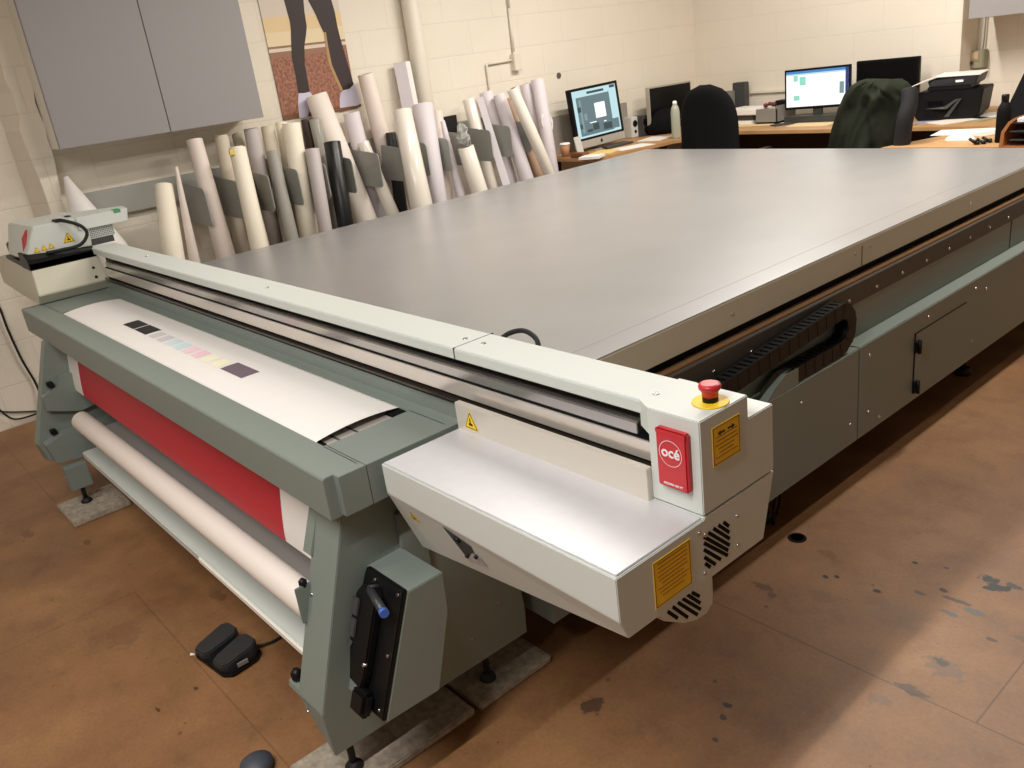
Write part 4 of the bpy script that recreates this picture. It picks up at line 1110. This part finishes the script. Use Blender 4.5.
chn = obj('chin', b, SILVER, Mn)
b = MB(); cc = Fm(0, hM * .065, .0005); un = ux.cross(uz)
b.cyl(cc - un * .001, cc + un * .0012, .013, n=16); b.cyl(cc + uz * .016 - un * .001, cc + uz * .016 + ux * .004 + un * .001, .004, n=8)
obj('chin_emblem', b, INK, chn)
b = MB(); x0, x1, z0, z1 = -wM / 2 + .03, wM / 2 - .03, hM * .17, hM * .955
def sc(a0, a1, c0, c1, m, h): obox(b, Fm, x0 + (x1 - x0) * a0, x0 + (x1 - x0) * a1, z0 + (z1 - z0) * c0, z0 + (z1 - z0) * c1, -.001, h, m)
sc(0, 1, 0, 1, 0, .0008); sc(.07, .83, .04, .86, 1, .0012); sc(.12, .17, .1, .8, 3, .0016)
sc(.46, .70, .36, .68, 4, .0016); sc(.33, .72, .9, .95, 2, .0016); sc(.86, .98, .93, .99, 2, .0016); sc(.80, .97, .06, .27, 1, .0016)
sc(.07, .15, .55, .66, 2, .002); sc(.07, .13, .20, .3, 2, .002); sc(.36, .5, .12, .26, 2, .0016); sc(.60, .80, .08, .22, 2, .0014); sc(.22, .34, .1, .16, 2, .0016); sc(.2, .26, .36, .5, 3, .0016); sc(.30, .45, .28, .3, 4, .0018); sc(.62, .68, .25, .27, 4, .0018)
obj('screen', b, [SCRC, SCRT, SCRD, SCRM, SCRW], Mn)
b = MB(); p0 = Fm(0, hM * .2, -.035); b.poly([p0 + ux * -.07, p0 + ux * .07, Vector((p0.x - .10, p0.y + .07, ZD)), Vector((p0.x - .10, p0.y - .07, ZD)), p0 + ux * -.07 - un * .01, p0 + ux * .07 - un * .01, Vector((p0.x - .12, p0.y + .07, ZD)), Vector((p0.x - .12, p0.y - .07, ZD))], [(0, 1, 2, 3), (4, 5, 6, 7), (0, 1, 5, 4), (1, 2, 6, 5), (2, 3, 7, 6), (3, 0, 4, 7)])
b.box(p0.x - .12, p0.x + .06, p0.y - .1, p0.y + .1, ZD, ZD + .006)
obj('stand', b, SILVER, Mn)
# second, dark monitor on the left wall desk
q = PX(670, 128, -4.98); Mn = thing('monitor', (-5.0, 6.12, ZD), 'black switched-off monitor in the corner behind the black office chair', 'monitor')
t0, t1 = PX(648, 87.5, -4.98), PX(690.5, 80.5, -5.02); b0 = PX(651, 131, -4.97)
Fm = frame_uv((b0.x, b0.y, b0.z + .03), (t1 - t0).normalized(), (0, 0, 1)); wv = (t1 - t0).length; hv = t0.z - b0.z - .03
b = MB(); obox(b, Fm, 0, wv, 0, hv, -.035, 0, 0, .003)
obj('bezel', b, SILVER, Mn)
b = MB(); obox(b, Fm, .014, wv - .014, .015, hv - .012, -.001, .0008)
obj('screen', b, mat('dark_glass', (8, 8, 9), .3, spec=.15), Mn)
b = MB(); b.box(b0.x - .16, b0.x - .02, b0.y + .18, b0.y + .38, ZD, ZD + .008); p = Fm(wv / 2, .1, -.03); b.box(p.x - .06, p.x - .03, p.y - .04, p.y + .04, ZD, p.z)
obj('stand', b, MONB, Mn)
# lit monitor on the far desk
t0, t1 = PY(786, 70, 6.42), PY(850, 63.5, 6.48); b0 = PY(783.5, 110.5, 6.40); b1 = PY(841, 104.5, 6.45)
ux = (t1 - t0).normalized(); wv = (t1 - t0).length * 1.03; hv = ((t0 - b0).length + (t1 - b1).length) / 2; b0 = b0 + ux * .012
Mn = thing('monitor', ((b0.x + b1.x) / 2, 6.45, ZD), 'monitor with a bright white document screen on the far desk', 'monitor')
Fm = frame_uv(b0, ux, (0, 0, 1))
b = MB(); obox(b, Fm, 0, wv, 0, hv, -.03, 0, 0, .003)
obj('bezel', b, MONB, Mn)
b = MB(); x0, x1, z0, z1 = .015, wv - .012, .02, hv - .015
sc(0, 1, 0, 1, 0, .0008); sc(0, .95, .93, 1, 1, .0012); sc(.95, 1, .1, 1, 3, .0012); sc(.12, .19, .72, .88, 2, .0012); sc(.22, .32, .6, .84, 2, .0012); sc(.12, .22, .18, .32, 2, .0012); sc(.86, .93, .3, .62, 4, .0012); sc(0, 1, .885, .93, 5, .001)
obj('screen', b, [SCRW, SCRB, SCRG, SCRN, SCRM, SCRC], Mn)
b = MB(); p = Fm(wv / 2, 0, -.02); b.box(p.x - .035, p.x + .035, p.y - .01, p.y + .02, ZD, p.z + .02); b.prism('z', [(p.x - .24, p.y - .1), (p.x + .24, p.y - .08), (p.x + .2, p.y + .09), (p.x - .2, p.y + .09)], ZD, ZD + .05, .004)
obj('stand', b, mat('stand_charcoal', (54, 56, 54), .5), Mn)
# dark monitor right of it
t0, t1 = PY(856.5, 61.5, 6.50), PY(920, 56, 6.55)
ux = (t1 - t0).normalized(); wv = (t1 - t0).length
Mn = thing('monitor', ((t0.x + t1.x) / 2, 6.52, ZD), 'black switched-off monitor behind the chair draped with a coat', 'monitor')
Fm = frame_uv((t0.x, t0.y, .86), ux, (0, 0, 1)); hv = t0.z - .86
b = MB(); obox(b, Fm, 0, wv, 0, hv, -.035, 0, 0, .003)
obj('bezel', b, MONB, Mn)
b = MB(); obox(b, Fm, .015, wv - .015, .02, hv - .015, -.001, .0008)
obj('screen', b, mat('dark_glass_matt', (8, 8, 9), .3, spec=.15), Mn)
b = MB(); p = Fm(wv / 2, 0, -.02); b.box(p.x - .03, p.x + .03, p.y - .01, p.y + .02, ZD, .88); b.box(p.x - .11, p.x + .11, p.y - .07, p.y + .09, ZD, ZD + .01)
obj('stand', b, MONB, Mn)

# ---- small items on the left desk
def paper(label, px, py, w, d, rot, m=PAPER, h=.002, z=ZD, name='paper_sheet', cat='paper', group=None):
    c = PZ(px, py, z); b = MB(); cr, sr = math.cos(rot), math.sin(rot)
    pts = [(c.x + a * cr - e * sr, c.y + a * sr + e * cr) for a, e in ((-w / 2, -d / 2), (w / 2, -d / 2), (w / 2, d / 2), (-w / 2, d / 2))]
    b.prism('z', pts, z, z + h)
    return tag(obj(name, b, m), label, cat, group)


c = PZ(566, 157, ZD); Cp = thing('coffee_cup', c, 'brown paper coffee cup with white lid at the left end of the desk', 'cup')
b = MB(); b.lathe(c, c + Vector((0, 0, 1)), [(.028, 0), (.040, .095)], n=20); obj('cup_body', b, CARD, Cp)
b = MB(); b.lathe(c + Vector((0, 0, .093)), c + Vector((0, 0, 1)), [(.042, 0), (.042, .008), (.036, .014)], n=20); obj('lid', b, WHITE, Cp)
b = MB(); c = PZ(582, 156, ZD); Fm = frame_uv(c, (0, 1, .0), (-.25, 0, 1)); obox(b, Fm, -.035, .035, 0, .15, -.008, 0, 0, .003)
tag(obj('picture_card', b, mat('silver_card', (190, 188, 184), .4)), 'small silvery card propped against the left monitor corner', 'card')
paper('white crumpled paper under the propped silvery card', 592, 158, .16, .14, .4, h=.018)
paper('yellow-edged printed sheet in front of the left monitor', 605, 152, .18, .22, .3, mat('yellow_print', (226, 196, 120), .7), .004)
paper('white sheets at the desk edge nearest the black chair', 632, 147, .18, .32, -.25)
paper('loose white sheet beside the white speakers', 655, 139, .2, .24, .2, h=.006)
c = PZ(560, 162, ZD)
b = MB(); b.box(c.x - .06, c.x + .08, 4.725, 4.80, ZD, ZD + .035, .006)
tag(obj('brown_wallet', b, mat('brown_leather', (120, 72, 40), .6)), 'flat brown leather item at the left desk end beside the cup', 'wallet')
b = MB(); c = PZ(612, 147, ZD); b.prism('z', [(c.x - .06, c.y - .06), (c.x + .06, c.y - .12), (c.x + .06, c.y + .2), (c.x - .06, c.y + .2)], ZD, ZD + .015, .004)
tag(obj('keyboard', b, DKGREY), 'grey keyboard under the left monitor chin', 'keyboard')
for px, py, mm, lab in ((632.5, 137.5, SPKW, 'white desk speaker with a dark cone right of the left monitor'), (642.5, 136, DKGREY, 'dark grey desk speaker behind the white one')):
    c = PZ(px, py, ZD); SPk = thing('speaker', c, lab, 'speaker'); b = MB(); b.box(c.x - .06, c.x + .04, c.y - .045, c.y + .045, ZD, ZD + .17, .006); obj('case', b, mm, SPk)
    b = MB(); b.cyl((c.x + .038, c.y, ZD + .115), (c.x + .043, c.y, ZD + .115), .028, n=20); b.cyl((c.x + .038, c.y, ZD + .05), (c.x + .043, c.y, ZD + .05), .014, n=16); obj('cone', b, BLACK, SPk)
c = PZ(662, 133, ZD); b = MB(); rnd = random.Random(5)
b.lathe(c, c + Vector((0, 0, 1)), [(.13, 0), (.17, .05), (.16, .12), (.12, .17), (.05, .2)], n=18)
for v in b.bm.verts: v.co += Vector((rnd.uniform(-1, 1), rnd.uniform(-1, 1), rnd.uniform(-1, 1) if v.co.z > ZD + .01 else 0)) * .014
tag(obj('black_bag', b, BLKF), 'crumpled black bag on the desk below the dark corner monitor', 'bag')
c = PZ(676.5, 138, ZD); Bt = thing('water_bottle', c, 'tall translucent water bottle standing left of the black office chair', 'bottle')
b = MB(); b.lathe(c, c + Vector((0, 0, 1)), [(.033, 0), (.036, .01), (.036, .2), (.03, .235), (.016, .26)], n=20); obj('bottle_body', b, BOTTLE, Bt)
b = MB(); b.lathe(c + Vector((0, 0, .258)), c + Vector((0, 0, 1)), [(.017, 0), (.018, .02), (.012, .03)], n=16); obj('cap', b, WHITE, Bt)
# ---- far desk items
q = PY(740, 104, 6.62); Dv = thing('desk_phone', (q.x, 6.62, ZD), 'grey device with a smaller box, standing against the far wall right of the black chair', 'device')
q0, q1 = PY(732, 101, 6.62), PY(745, 82, 6.62)
b = MB(); b.box(q0.x + .02, q1.x, 6.60, 6.68, ZD, q1.z, .006); obj('case', b, DKGREY, Dv)
b = MB(); b.box(q0.x - .03, q0.x + .05, 6.55, 6.60, ZD, q1.z - .06, .006); obj('front_box', b, MIDGREY, Dv)
q0, q1 = PY(757, 117, 6.36), PY(778, 101, 6.36)
Tr = thing('letter_tray', ((q0.x + q1.x) / 2, 6.4, ZD), 'mid-grey letter tray holding white papers on the far desk', 'tray')
b = MB(); b.box(q0.x, q1.x, 6.34, 6.352, ZD, ZD + .12, .003); b.box(q0.x - .02, q1.x, 6.34, 6.62, ZD, ZD + .02, .003); b.box(q1.x - .012, q1.x, 6.34, 6.62, ZD, ZD + .14, .003)
obj('tray_body', b, MIDGREY, Tr)
q = PY(748, 107, 6.45)
b = MB(); b.prism('z', [(q.x - .17, 6.36), (q.x + .16, 6.34), (q.x + .17, 6.58), (q.x - .14, 6.60)], ZD + .075, ZD + .125, .006); b.prism('z', [(q.x - .16, 6.36), (q.x + .1, 6.35), (q.x + .1, 6.58), (q.x - .14, 6.60)], ZD, ZD + .03)
b.prism('z', [(q.x - .14, 6.38), (q.x + .1, 6.37), (q.x + .1, 6.58), (q.x - .14, 6.60)], ZD + .03, ZD + .076, m=1)
tag(obj('paper_stack', b, [PAPER, DKGREY]), 'untidy stack of white papers left of the letter tray', 'paper stack')
q = PY(770, 103, 6.45); b = MB()
for dx, dz, r in ((-.04, 0, .022), (0, .012, .02), (.035, .004, .024)): b.lathe((q.x + dx, 6.45, ZD + .125 + dz - .003), (q.x + dx, 6.45, 2), [(r * .5, 0), (r, r * .6), (r * .8, r * 1.2), (r * .2, r * 1.5)], n=10)
tag(obj('red_flowers', b, mat('dark_red_petals', (110, 40, 44), .7)), 'small dark red trinkets lying on the stacked papers and tray', 'trinket')
q0 = PY(778, 112, 6.48); b = MB(); b.box(q0.x - .015, q0.x + .075, 6.46, 6.56, ZD, ZD + .17, .004)
tag(obj('black_box', b, BLACK), 'small black box between the letter tray and the lit monitor', 'box')
paper('brown manila envelope lying left of the lit monitor', 757, 124, .36, .26, .15, ENV, .004, name='envelope', cat='envelope')
paper('manila sheet in front of the lit monitor stand', 812, 124.5, .34, .2, .05, ENV, .003, name='envelope', cat='envelope')
paper('dark phone lying on white paper before the lit monitor', 782, 125, .09, .16, -.5, DKGREY, .010, name='mobile_phone', cat='phone')
paper('white note beside the dark phone', 789, 122.5, .1, .1, -.3, PAPER, .003)
# ---- office chairs
def office_chair(label, cx, cy, ztop, w, armr):
    O = thing('office_chair', (cx, cy, 0), label, 'chair')
    b = MB(); zb, hh = .50, ztop - .50
    def back(sy):
        def fn(u, v):
            z = zb + hh * v
            k = (abs(v - .42) / .58) if v > .42 else (abs(v - .42) / .42) * .6
            hw = w / 2 * max(.02, (1 - k ** 3.2)) ** .45
            s_ = (u - .5) * 2
            th = .035 * math.sqrt(max(0, 1 - abs(s_) ** 4)) * math.sqrt(max(0.0, 1 - max(0, (v - .8) / .2) ** 3))
            return (cx + hw * s_, cy + .07 * (s_ * s_) * -1 * -.3 + .10 * (v - .5) ** 2 * -1 + sy * th, z)
        return fn
    b.grid(back(-1), 16, 20); b.grid(back(1), 16, 20)
    bmesh.ops.remove_doubles(b.bm, verts=b.bm.verts[:], dist=.0005)
    bmesh.ops.recalc_face_normals(b.bm, faces=b.bm.faces[:])
    obj('backrest', b, BLKF, O)
    b = MB(); b.box(cx - .24, cx + .24, cy + .03, cy + .50, .42, .50, .03); obj('seat', b, BLKF, O)
    b = MB(); b.tube([(cx, cy + .02, .70), (cx, cy + .06, .50), (cx, cy + .10, .41), (cx, cy + .27, .405)], .022); obj('back_bracket', b, BLACK, O)
    for sx in armr:
        b = MB(); b.tube([(cx + sx * .22, cy + .25, .43), (cx + sx * .29, cy + .25, .46), (cx + sx * .29, cy + .25, .64)], .015); b.box(cx + sx * .29 - .035, cx + sx * .29 + .035, cy + .1, cy + .36, .635, .665, .012)
        obj('armrest', b, BLACK, O)
    b = MB(); b.cyl((cx, cy + .27, .1), (cx, cy + .27, .42), .026, n=16); obj('gas_column', b, BLACK, O)
    for k in range(5):
        a = k * 2 * math.pi / 5 + .3; e = Vector((cx + .28 * math.cos(a), cy + .27 + .28 * math.sin(a), .075))
        b = MB(); b.cyl((cx, cy + .27, .12), e, .024, .016, n=10); b.cyl(e + Vector((-.012 * math.sin(a), .012 * math.cos(a), -.045)), e + Vector((.012 * math.sin(a), -.012 * math.cos(a), -.045)), .028, n=16); b.cyl(e, e + Vector((0, 0, -.045)), .008, n=8)
        obj('base_leg', b, BLACK, O)
    return O


q = PY(706.5, 110, 5.35)
office_chair('black fabric office chair with a rounded high back, between the two lit screens', q.x, 5.35, PY(705, 84.5, 5.35).z, .52, (1,))
q = PY(872, 110, 5.35)
office_chair('office chair mostly hidden under the dark green coat', q.x, 5.36, 1.08, .46, ())
# coat draped over the second chair
b = MB()
L = [(828, 150), (833, 128), (839, 108), (845, 94), (852, 85), (860, 80.5), (868, 78.3)]
Rr = [(911, 150), (912, 128), (915, 112), (918, 99), (914, 91), (908, 83), (902, 78.3)]
YC = 5.34
Lw = [PY(x, y, YC) for x, y in L]; Rw = [PY(x, y, YC) for x, y in Rr]
zlo = .42
Lw = [Vector((Lw[0].x - .01, YC, zlo))] + Lw; Rw = [Vector((Rw[0].x, YC, zlo))] + Rw
def interp(A, v):
    k = v * (len(A) - 1); i = min(int(k), len(A) - 2); t = k - i; return A[i].lerp(A[i + 1], t)
rnd = random.Random(2); ph = [rnd.uniform(0, 6.28) for _ in range(6)]
def coat(sy):
    def fn(u, v):
        l, r = interp(Lw, v), interp(Rw, v); p = l.lerp(r, u); s_ = (u - .5) * 2
        edge = (max(0, 1 - abs(s_) ** 2.5)) ** .5
        bul = .085 * edge * (1 - .75 * max(0, (v - .75) / .25) ** 2)
        wv_ = .25 * mnoise.noise(Vector((u * 2.2, v * 2.0, 3.1)))
        fold = (.075 * (abs(mnoise.noise(Vector(((u + wv_) * 4.2, v * 1.5, 7.7)))) - .2) + .022 * mnoise.noise(Vector(((u - wv_) * 11, v * 6, 1.3)))) * edge * (1.2 - .75 * v)
        p.y = YC + sy * (bul + fold); return p
    return fn
b.grid(coat(-1), 70, 60, 0); b.grid(coat(1), 24, 24, 0)
bmesh.ops.recalc_face_normals(b.bm, faces=b.bm.faces[:])
CT = obj('coat', b, COAT); tag(CT, 'dark green coat draped over the office chair before the far desk', 'coat')
b = MB()
def sleeve(pts, r): b.tube(pts, r, n=14)
sleeve([PY(909, 90, YC - .02), PY(909, 104, YC - .05), PY(905, 120, YC - .08), PY(901, 150, YC - .08)], .048)
obj('sleeve', b, COATN, CT)
# ---- printer on the right desk
def PYb(px, py, y): return PY(px, py, y)
q0, q1 = PY(914, 119.5, 6.25), PY(992.5, 110, 6.34); zt = PY(992, 85, 6.34).z
PR = thing('desktop_printer', ((q0.x + q1.x) / 2, 6.5, ZD), 'black desktop inkjet printer with raised lid tray on the far right desk', 'printer')
Fm = frame_uv((q0.x, q0.y, ZD), (q1.x - q0.x, q1.y - q0.y, 0), (0, 0, 1)); wp = (q1 - q0).length * .875; hp = (zt - ZD) * .92
b = MB()
n8 = [(.0, .03), (.03, .0), (wp - .06, .0), (wp - .02, .03), (wp, hp), (.02, hp - .0), (.0, hp - .04)]
k = len(n8); b.poly([Fm(a, c, 0.0) for a, c in n8] + [Fm(a, c, -.32) for a, c in n8], [tuple(range(k)), tuple(range(2 * k - 1, k - 1, -1))] + [(i, (i + 1) % k, k + (i + 1) % k, k + i) for i in range(k)], bev=.006)
obj('body', b, mat('printer_black', (12, 12, 13), .5, spec=.2), PR)
b = MB(); obox(b, Fm, wp * .14, wp * .66, hp * .15, hp * .70, -.01, .0015, 0); obox(b, Fm, wp * .2, wp * .42, hp * .52, hp * .66, 0, .004, 1, .001)
obj('front_recess', b, [BLACKM, mat('printer_screen', (12, 12, 14), .2)], PR)
b = MB(); b.poly([Fm(wp * .45, hp * .12, .002), Fm(wp * .52, hp * .12, .002), Fm(wp * .70, hp * .72, .02), Fm(wp * .66, hp * .72, .02), Fm(wp * .45, hp * .12, -.006), Fm(wp * .52, hp * .12, -.006), Fm(wp * .70, hp * .72, -.006), Fm(wp * .66, hp * .72, -.006)], [(0, 1, 2, 3), (4, 5, 6, 7), (0, 1, 5, 4), (1, 2, 6, 5), (2, 3, 7, 6), (3, 0, 4, 7)])
b.poly([Fm(wp * .16, hp * .42, .002), Fm(wp * .5, hp * .4, .03), Fm(wp * .66, hp * .72, .02), Fm(wp * .6, hp * .70, .0), Fm(wp * .45, hp * .48, .0)], [(0, 1, 2, 3, 4)])
obj('output_flap', b, DKGREY, PR)
b = MB(); obox(b, Fm, wp * .17, wp * .80, hp, hp + .03, -.30, -.02, 0, .006)
b.poly([Fm(wp * .20, hp + .025, -.02), Fm(wp * .86, hp + .025, -.02), Fm(wp * .90, hp + .085, -.03), Fm(wp * .16, hp + .07, -.03), Fm(wp * .20, hp + .025, -.32), Fm(wp * .86, hp + .025, -.32), Fm(wp * .90, hp + .085, -.32), Fm(wp * .16, hp + .07, -.32)], [(0, 1, 2, 3), (4, 5, 6, 7), (0, 1, 5, 4), (1, 2, 6, 5), (2, 3, 7, 6), (3, 0, 4, 7)], bev=.006)
ld = obj('lid_unit', b, BLACK, PR)
b = MB(); obox(b, Fm, wp * .58, wp * .69, hp + .05, hp + .064, -.03, -.018)
o = obj('lid_label', b, WHITE, ld)
b = MB(); sh = [(.0, .055, .09), (.27, .094, -.05), (.92, .092, -.04), (.92, .096, -.30), (.27, .098, -.30), (.0, .06, -.2)]
b.poly([Fm(wp * a, hp + c, h) for a, c, h in sh] + [Fm(wp * a, hp + c - .006, h) for a, c, h in sh],
       [(0, 1, 4, 5), (1, 2, 3, 4), (6, 7, 10, 11), (7, 8, 9, 10), (0, 1, 7, 6), (1, 2, 8, 7), (2, 3, 9, 8), (3, 4, 10, 9), (4, 5, 11, 10), (5, 0, 6, 11)])
tag(obj('white_folder', b, PAPER), 'bent white sheet lying across the top of the black printer', 'paper')
paper('glossy printed leaflet before the black printer', 938, 121, .28, .2, .3, mat('leaflet_blue', (150, 150, 168), .4), .003)
paper('pale magazine beside the glossy leaflet', 952, 121.5, .2, .26, -.6, PINKW, .005)
paper('grey-green leaflet before the black printer', 972, 119.5, .26, .2, -.3, mat('leaflet_green', (150, 152, 126), .5), .004)
paper('white sheets fanned behind the black flask', 992, 115, .2, .34, -.5, PAPER, .004)
paper('large white sheet on the near right desk', 965, 132, .34, .24, .15, PAPER, .002)
paper('grey-white sheet beside the large sheet by the black flask', 992, 133, .14, .26, -.5, mat('grey_sheet', (190, 186, 178), .6), .003)
c = PZ(960, 139.5, ZD); b = MB()
b.grid(lambda u, v: (c.x + .085 * (u - .5) * 2 * math.sqrt(max(0, 1 - ((v - .5) * 2) ** 2 * .5)), c.y + .04 * (v - .5) * 2, ZD + .001 + .03 * math.sqrt(max(0, 1 - ((u - .5) * 2) ** 2)) * math.sqrt(max(0, 1 - ((v - .5) * 2) ** 2))), 16, 10)
b.box(c.x - .06, c.x + .06, c.y - .03, c.y + .03, ZD, ZD + .006)
tag(obj('computer_mouse', b, MUSEW), 'white computer mouse on the near right desk', 'mouse')
c = PZ(986, 144, ZD); b = MB(); rnd = random.Random(9)
for k in range(7):
    p = c + Vector((rnd.uniform(-.06, .06), rnd.uniform(-.06, .06), .008)); b.cyl(p, p + Vector((rnd.uniform(-.05, .05), rnd.uniform(-.05, .05), rnd.uniform(.005, .03))), .009, n=8)
tag(obj('key_bunch', b, BLACK), 'dark bunch of keys on the desk beside the black flask', 'keys')
c = PZ(1002, 142, ZD); Fk = thing('flask', c, 'tall matt black flask standing on the near right desk', 'bottle')
b = MB(); b.lathe(c, c + Vector((0, 0, 1)), [(.036, 0), (.038, .006), (.038, .16), (.034, .185), (.018, .22)], n=24); obj('flask_body', b, BLACKM, Fk)
b = MB(); b.lathe(c + Vector((0, 0, .218)), c + Vector((0, 0, 1)), [(.019, 0), (.020, .035), (.018, .04)], n=20); obj('cap', b, BLACK, Fk)
# wooden organiser and dark screen at the right edge
c = PZ(1012, 147, ZD)
WO = thing('desk_organiser', (c.x, c.y, ZD), 'curved plywood organiser holding papers at the right edge of the far desk', 'organiser')
b = MB(); pts = [(-.02, 0), (-.012, .09), (.02, .14), (.05, .16), (.05, .145), (.028, .125), (.004, .08), (0, 0)]
b.prism('y', [(c.x - .03 + a, ZD + z) for a, z in pts], c.y - .05, c.y + .28)
b.box(c.x - .03, c.x + .3, c.y + .27, c.y + .285, ZD, ZD + .15); b.box(c.x - .03, c.x + .3, c.y - .05, c.y + .28, ZD, ZD + .012)
obj('plywood_shell', b, mat('plywood_orange', (176, 112, 64), .5), WO)
for z in (.04, .085, .13):
    b = MB(); b.box(c.x + .0, c.x + .3, c.y - .045, c.y + .26, ZD + z, ZD + z + .006); obj('shelf_tray', b, DKGREY, WO)
b = MB(); b.box(c.x + .03, c.x + .26, c.y - .04, c.y + .24, ZD + .1365, ZD + .155)
tag(obj('paper_stack', b, PAPER), 'white papers filed on top in the plywood organiser', 'paper stack')
q = PY(1017, 100, 6.1); LP = thing('laptop', (q.x + .15, 6.1, ZD), 'open black laptop at the right edge behind the black flask', 'laptop')
b = MB(); b.poly([(q.x - .06, 6.02, ZD + .012), (q.x + .34, 6.02, ZD + .012), (q.x + .38, 6.12, ZD + .30), (q.x + .02, 6.12, ZD + .30), (q.x - .06, 6.035, ZD + .012), (q.x + .34, 6.035, ZD + .012), (q.x + .38, 6.135, ZD + .30), (q.x + .02, 6.135, ZD + .30)], [(0, 1, 2, 3), (4, 5, 6, 7), (0, 1, 5, 4), (1, 2, 6, 5), (2, 3, 7, 6), (3, 0, 4, 7)], bev=.003)
obj('screen_lid', b, BLACKM, LP)
b = MB(); b.box(q.x - .06, q.x + .34, 6.03, 6.28, ZD, ZD + .018, .003)
obj('keyboard_base', b, BLACK, LP)

# ------------------------------------------------------------------ lights
def batten(x, y0, y1, power, col, label, w=.12, spread=math.pi):
    O = thing('ceiling_light', (x, (y0 + y1) / 2, H), label, 'ceiling light', 'ceiling lights')
    b = MB(); b.box(x - .06, x + .06, y0, y1, H - .07, H, .004)
    obj('housing', b, WHITE, O)
    ld = bpy.data.lights.new('tube', 'AREA'); ld.shape = 'RECTANGLE'; ld.size = w; ld.size_y = y1 - y0; ld.energy = power; ld.color = col
    ld.spread = spread
    lo = bpy.data.objects.new('tube', ld); COL.objects.link(lo); lo.parent = O; lo.location = (0, 0, -.075)


WARM = (1, .945, .86); NEUT = (1, .985, .96)
batten(-.70, -1.7, .1, 80, NEUT, 'fluorescent batten on the ceiling nearest the camera', .05)
batten(-2.5, -1.6, .2, 36, WARM, 'fluorescent batten on the ceiling in front of the roll stand')
batten(-1.35, 3.7, 5.2, 74, WARM, 'fluorescent batten on the ceiling at the right')
batten(-3.1, 4.0, 5.5, 82, WARM, 'fluorescent batten on the ceiling over the far desks')
batten(-3.0, 2.0, 3.5, 44, WARM, 'fluorescent batten on the ceiling over the printer table')
wd = bpy.data.worlds.new('world'); S.world = wd; wd.use_nodes = True
wd.node_tree.nodes['Background'].inputs[0].default_value = (1, .9, .75, 1); wd.node_tree.nodes['Background'].inputs[1].default_value = .02
S.view_settings.view_transform = 'Standard'; S.view_settings.look = 'None'; S.view_settings.exposure = 0; S.view_settings.gamma = 1
S.view_settings.use_curve_mapping = False
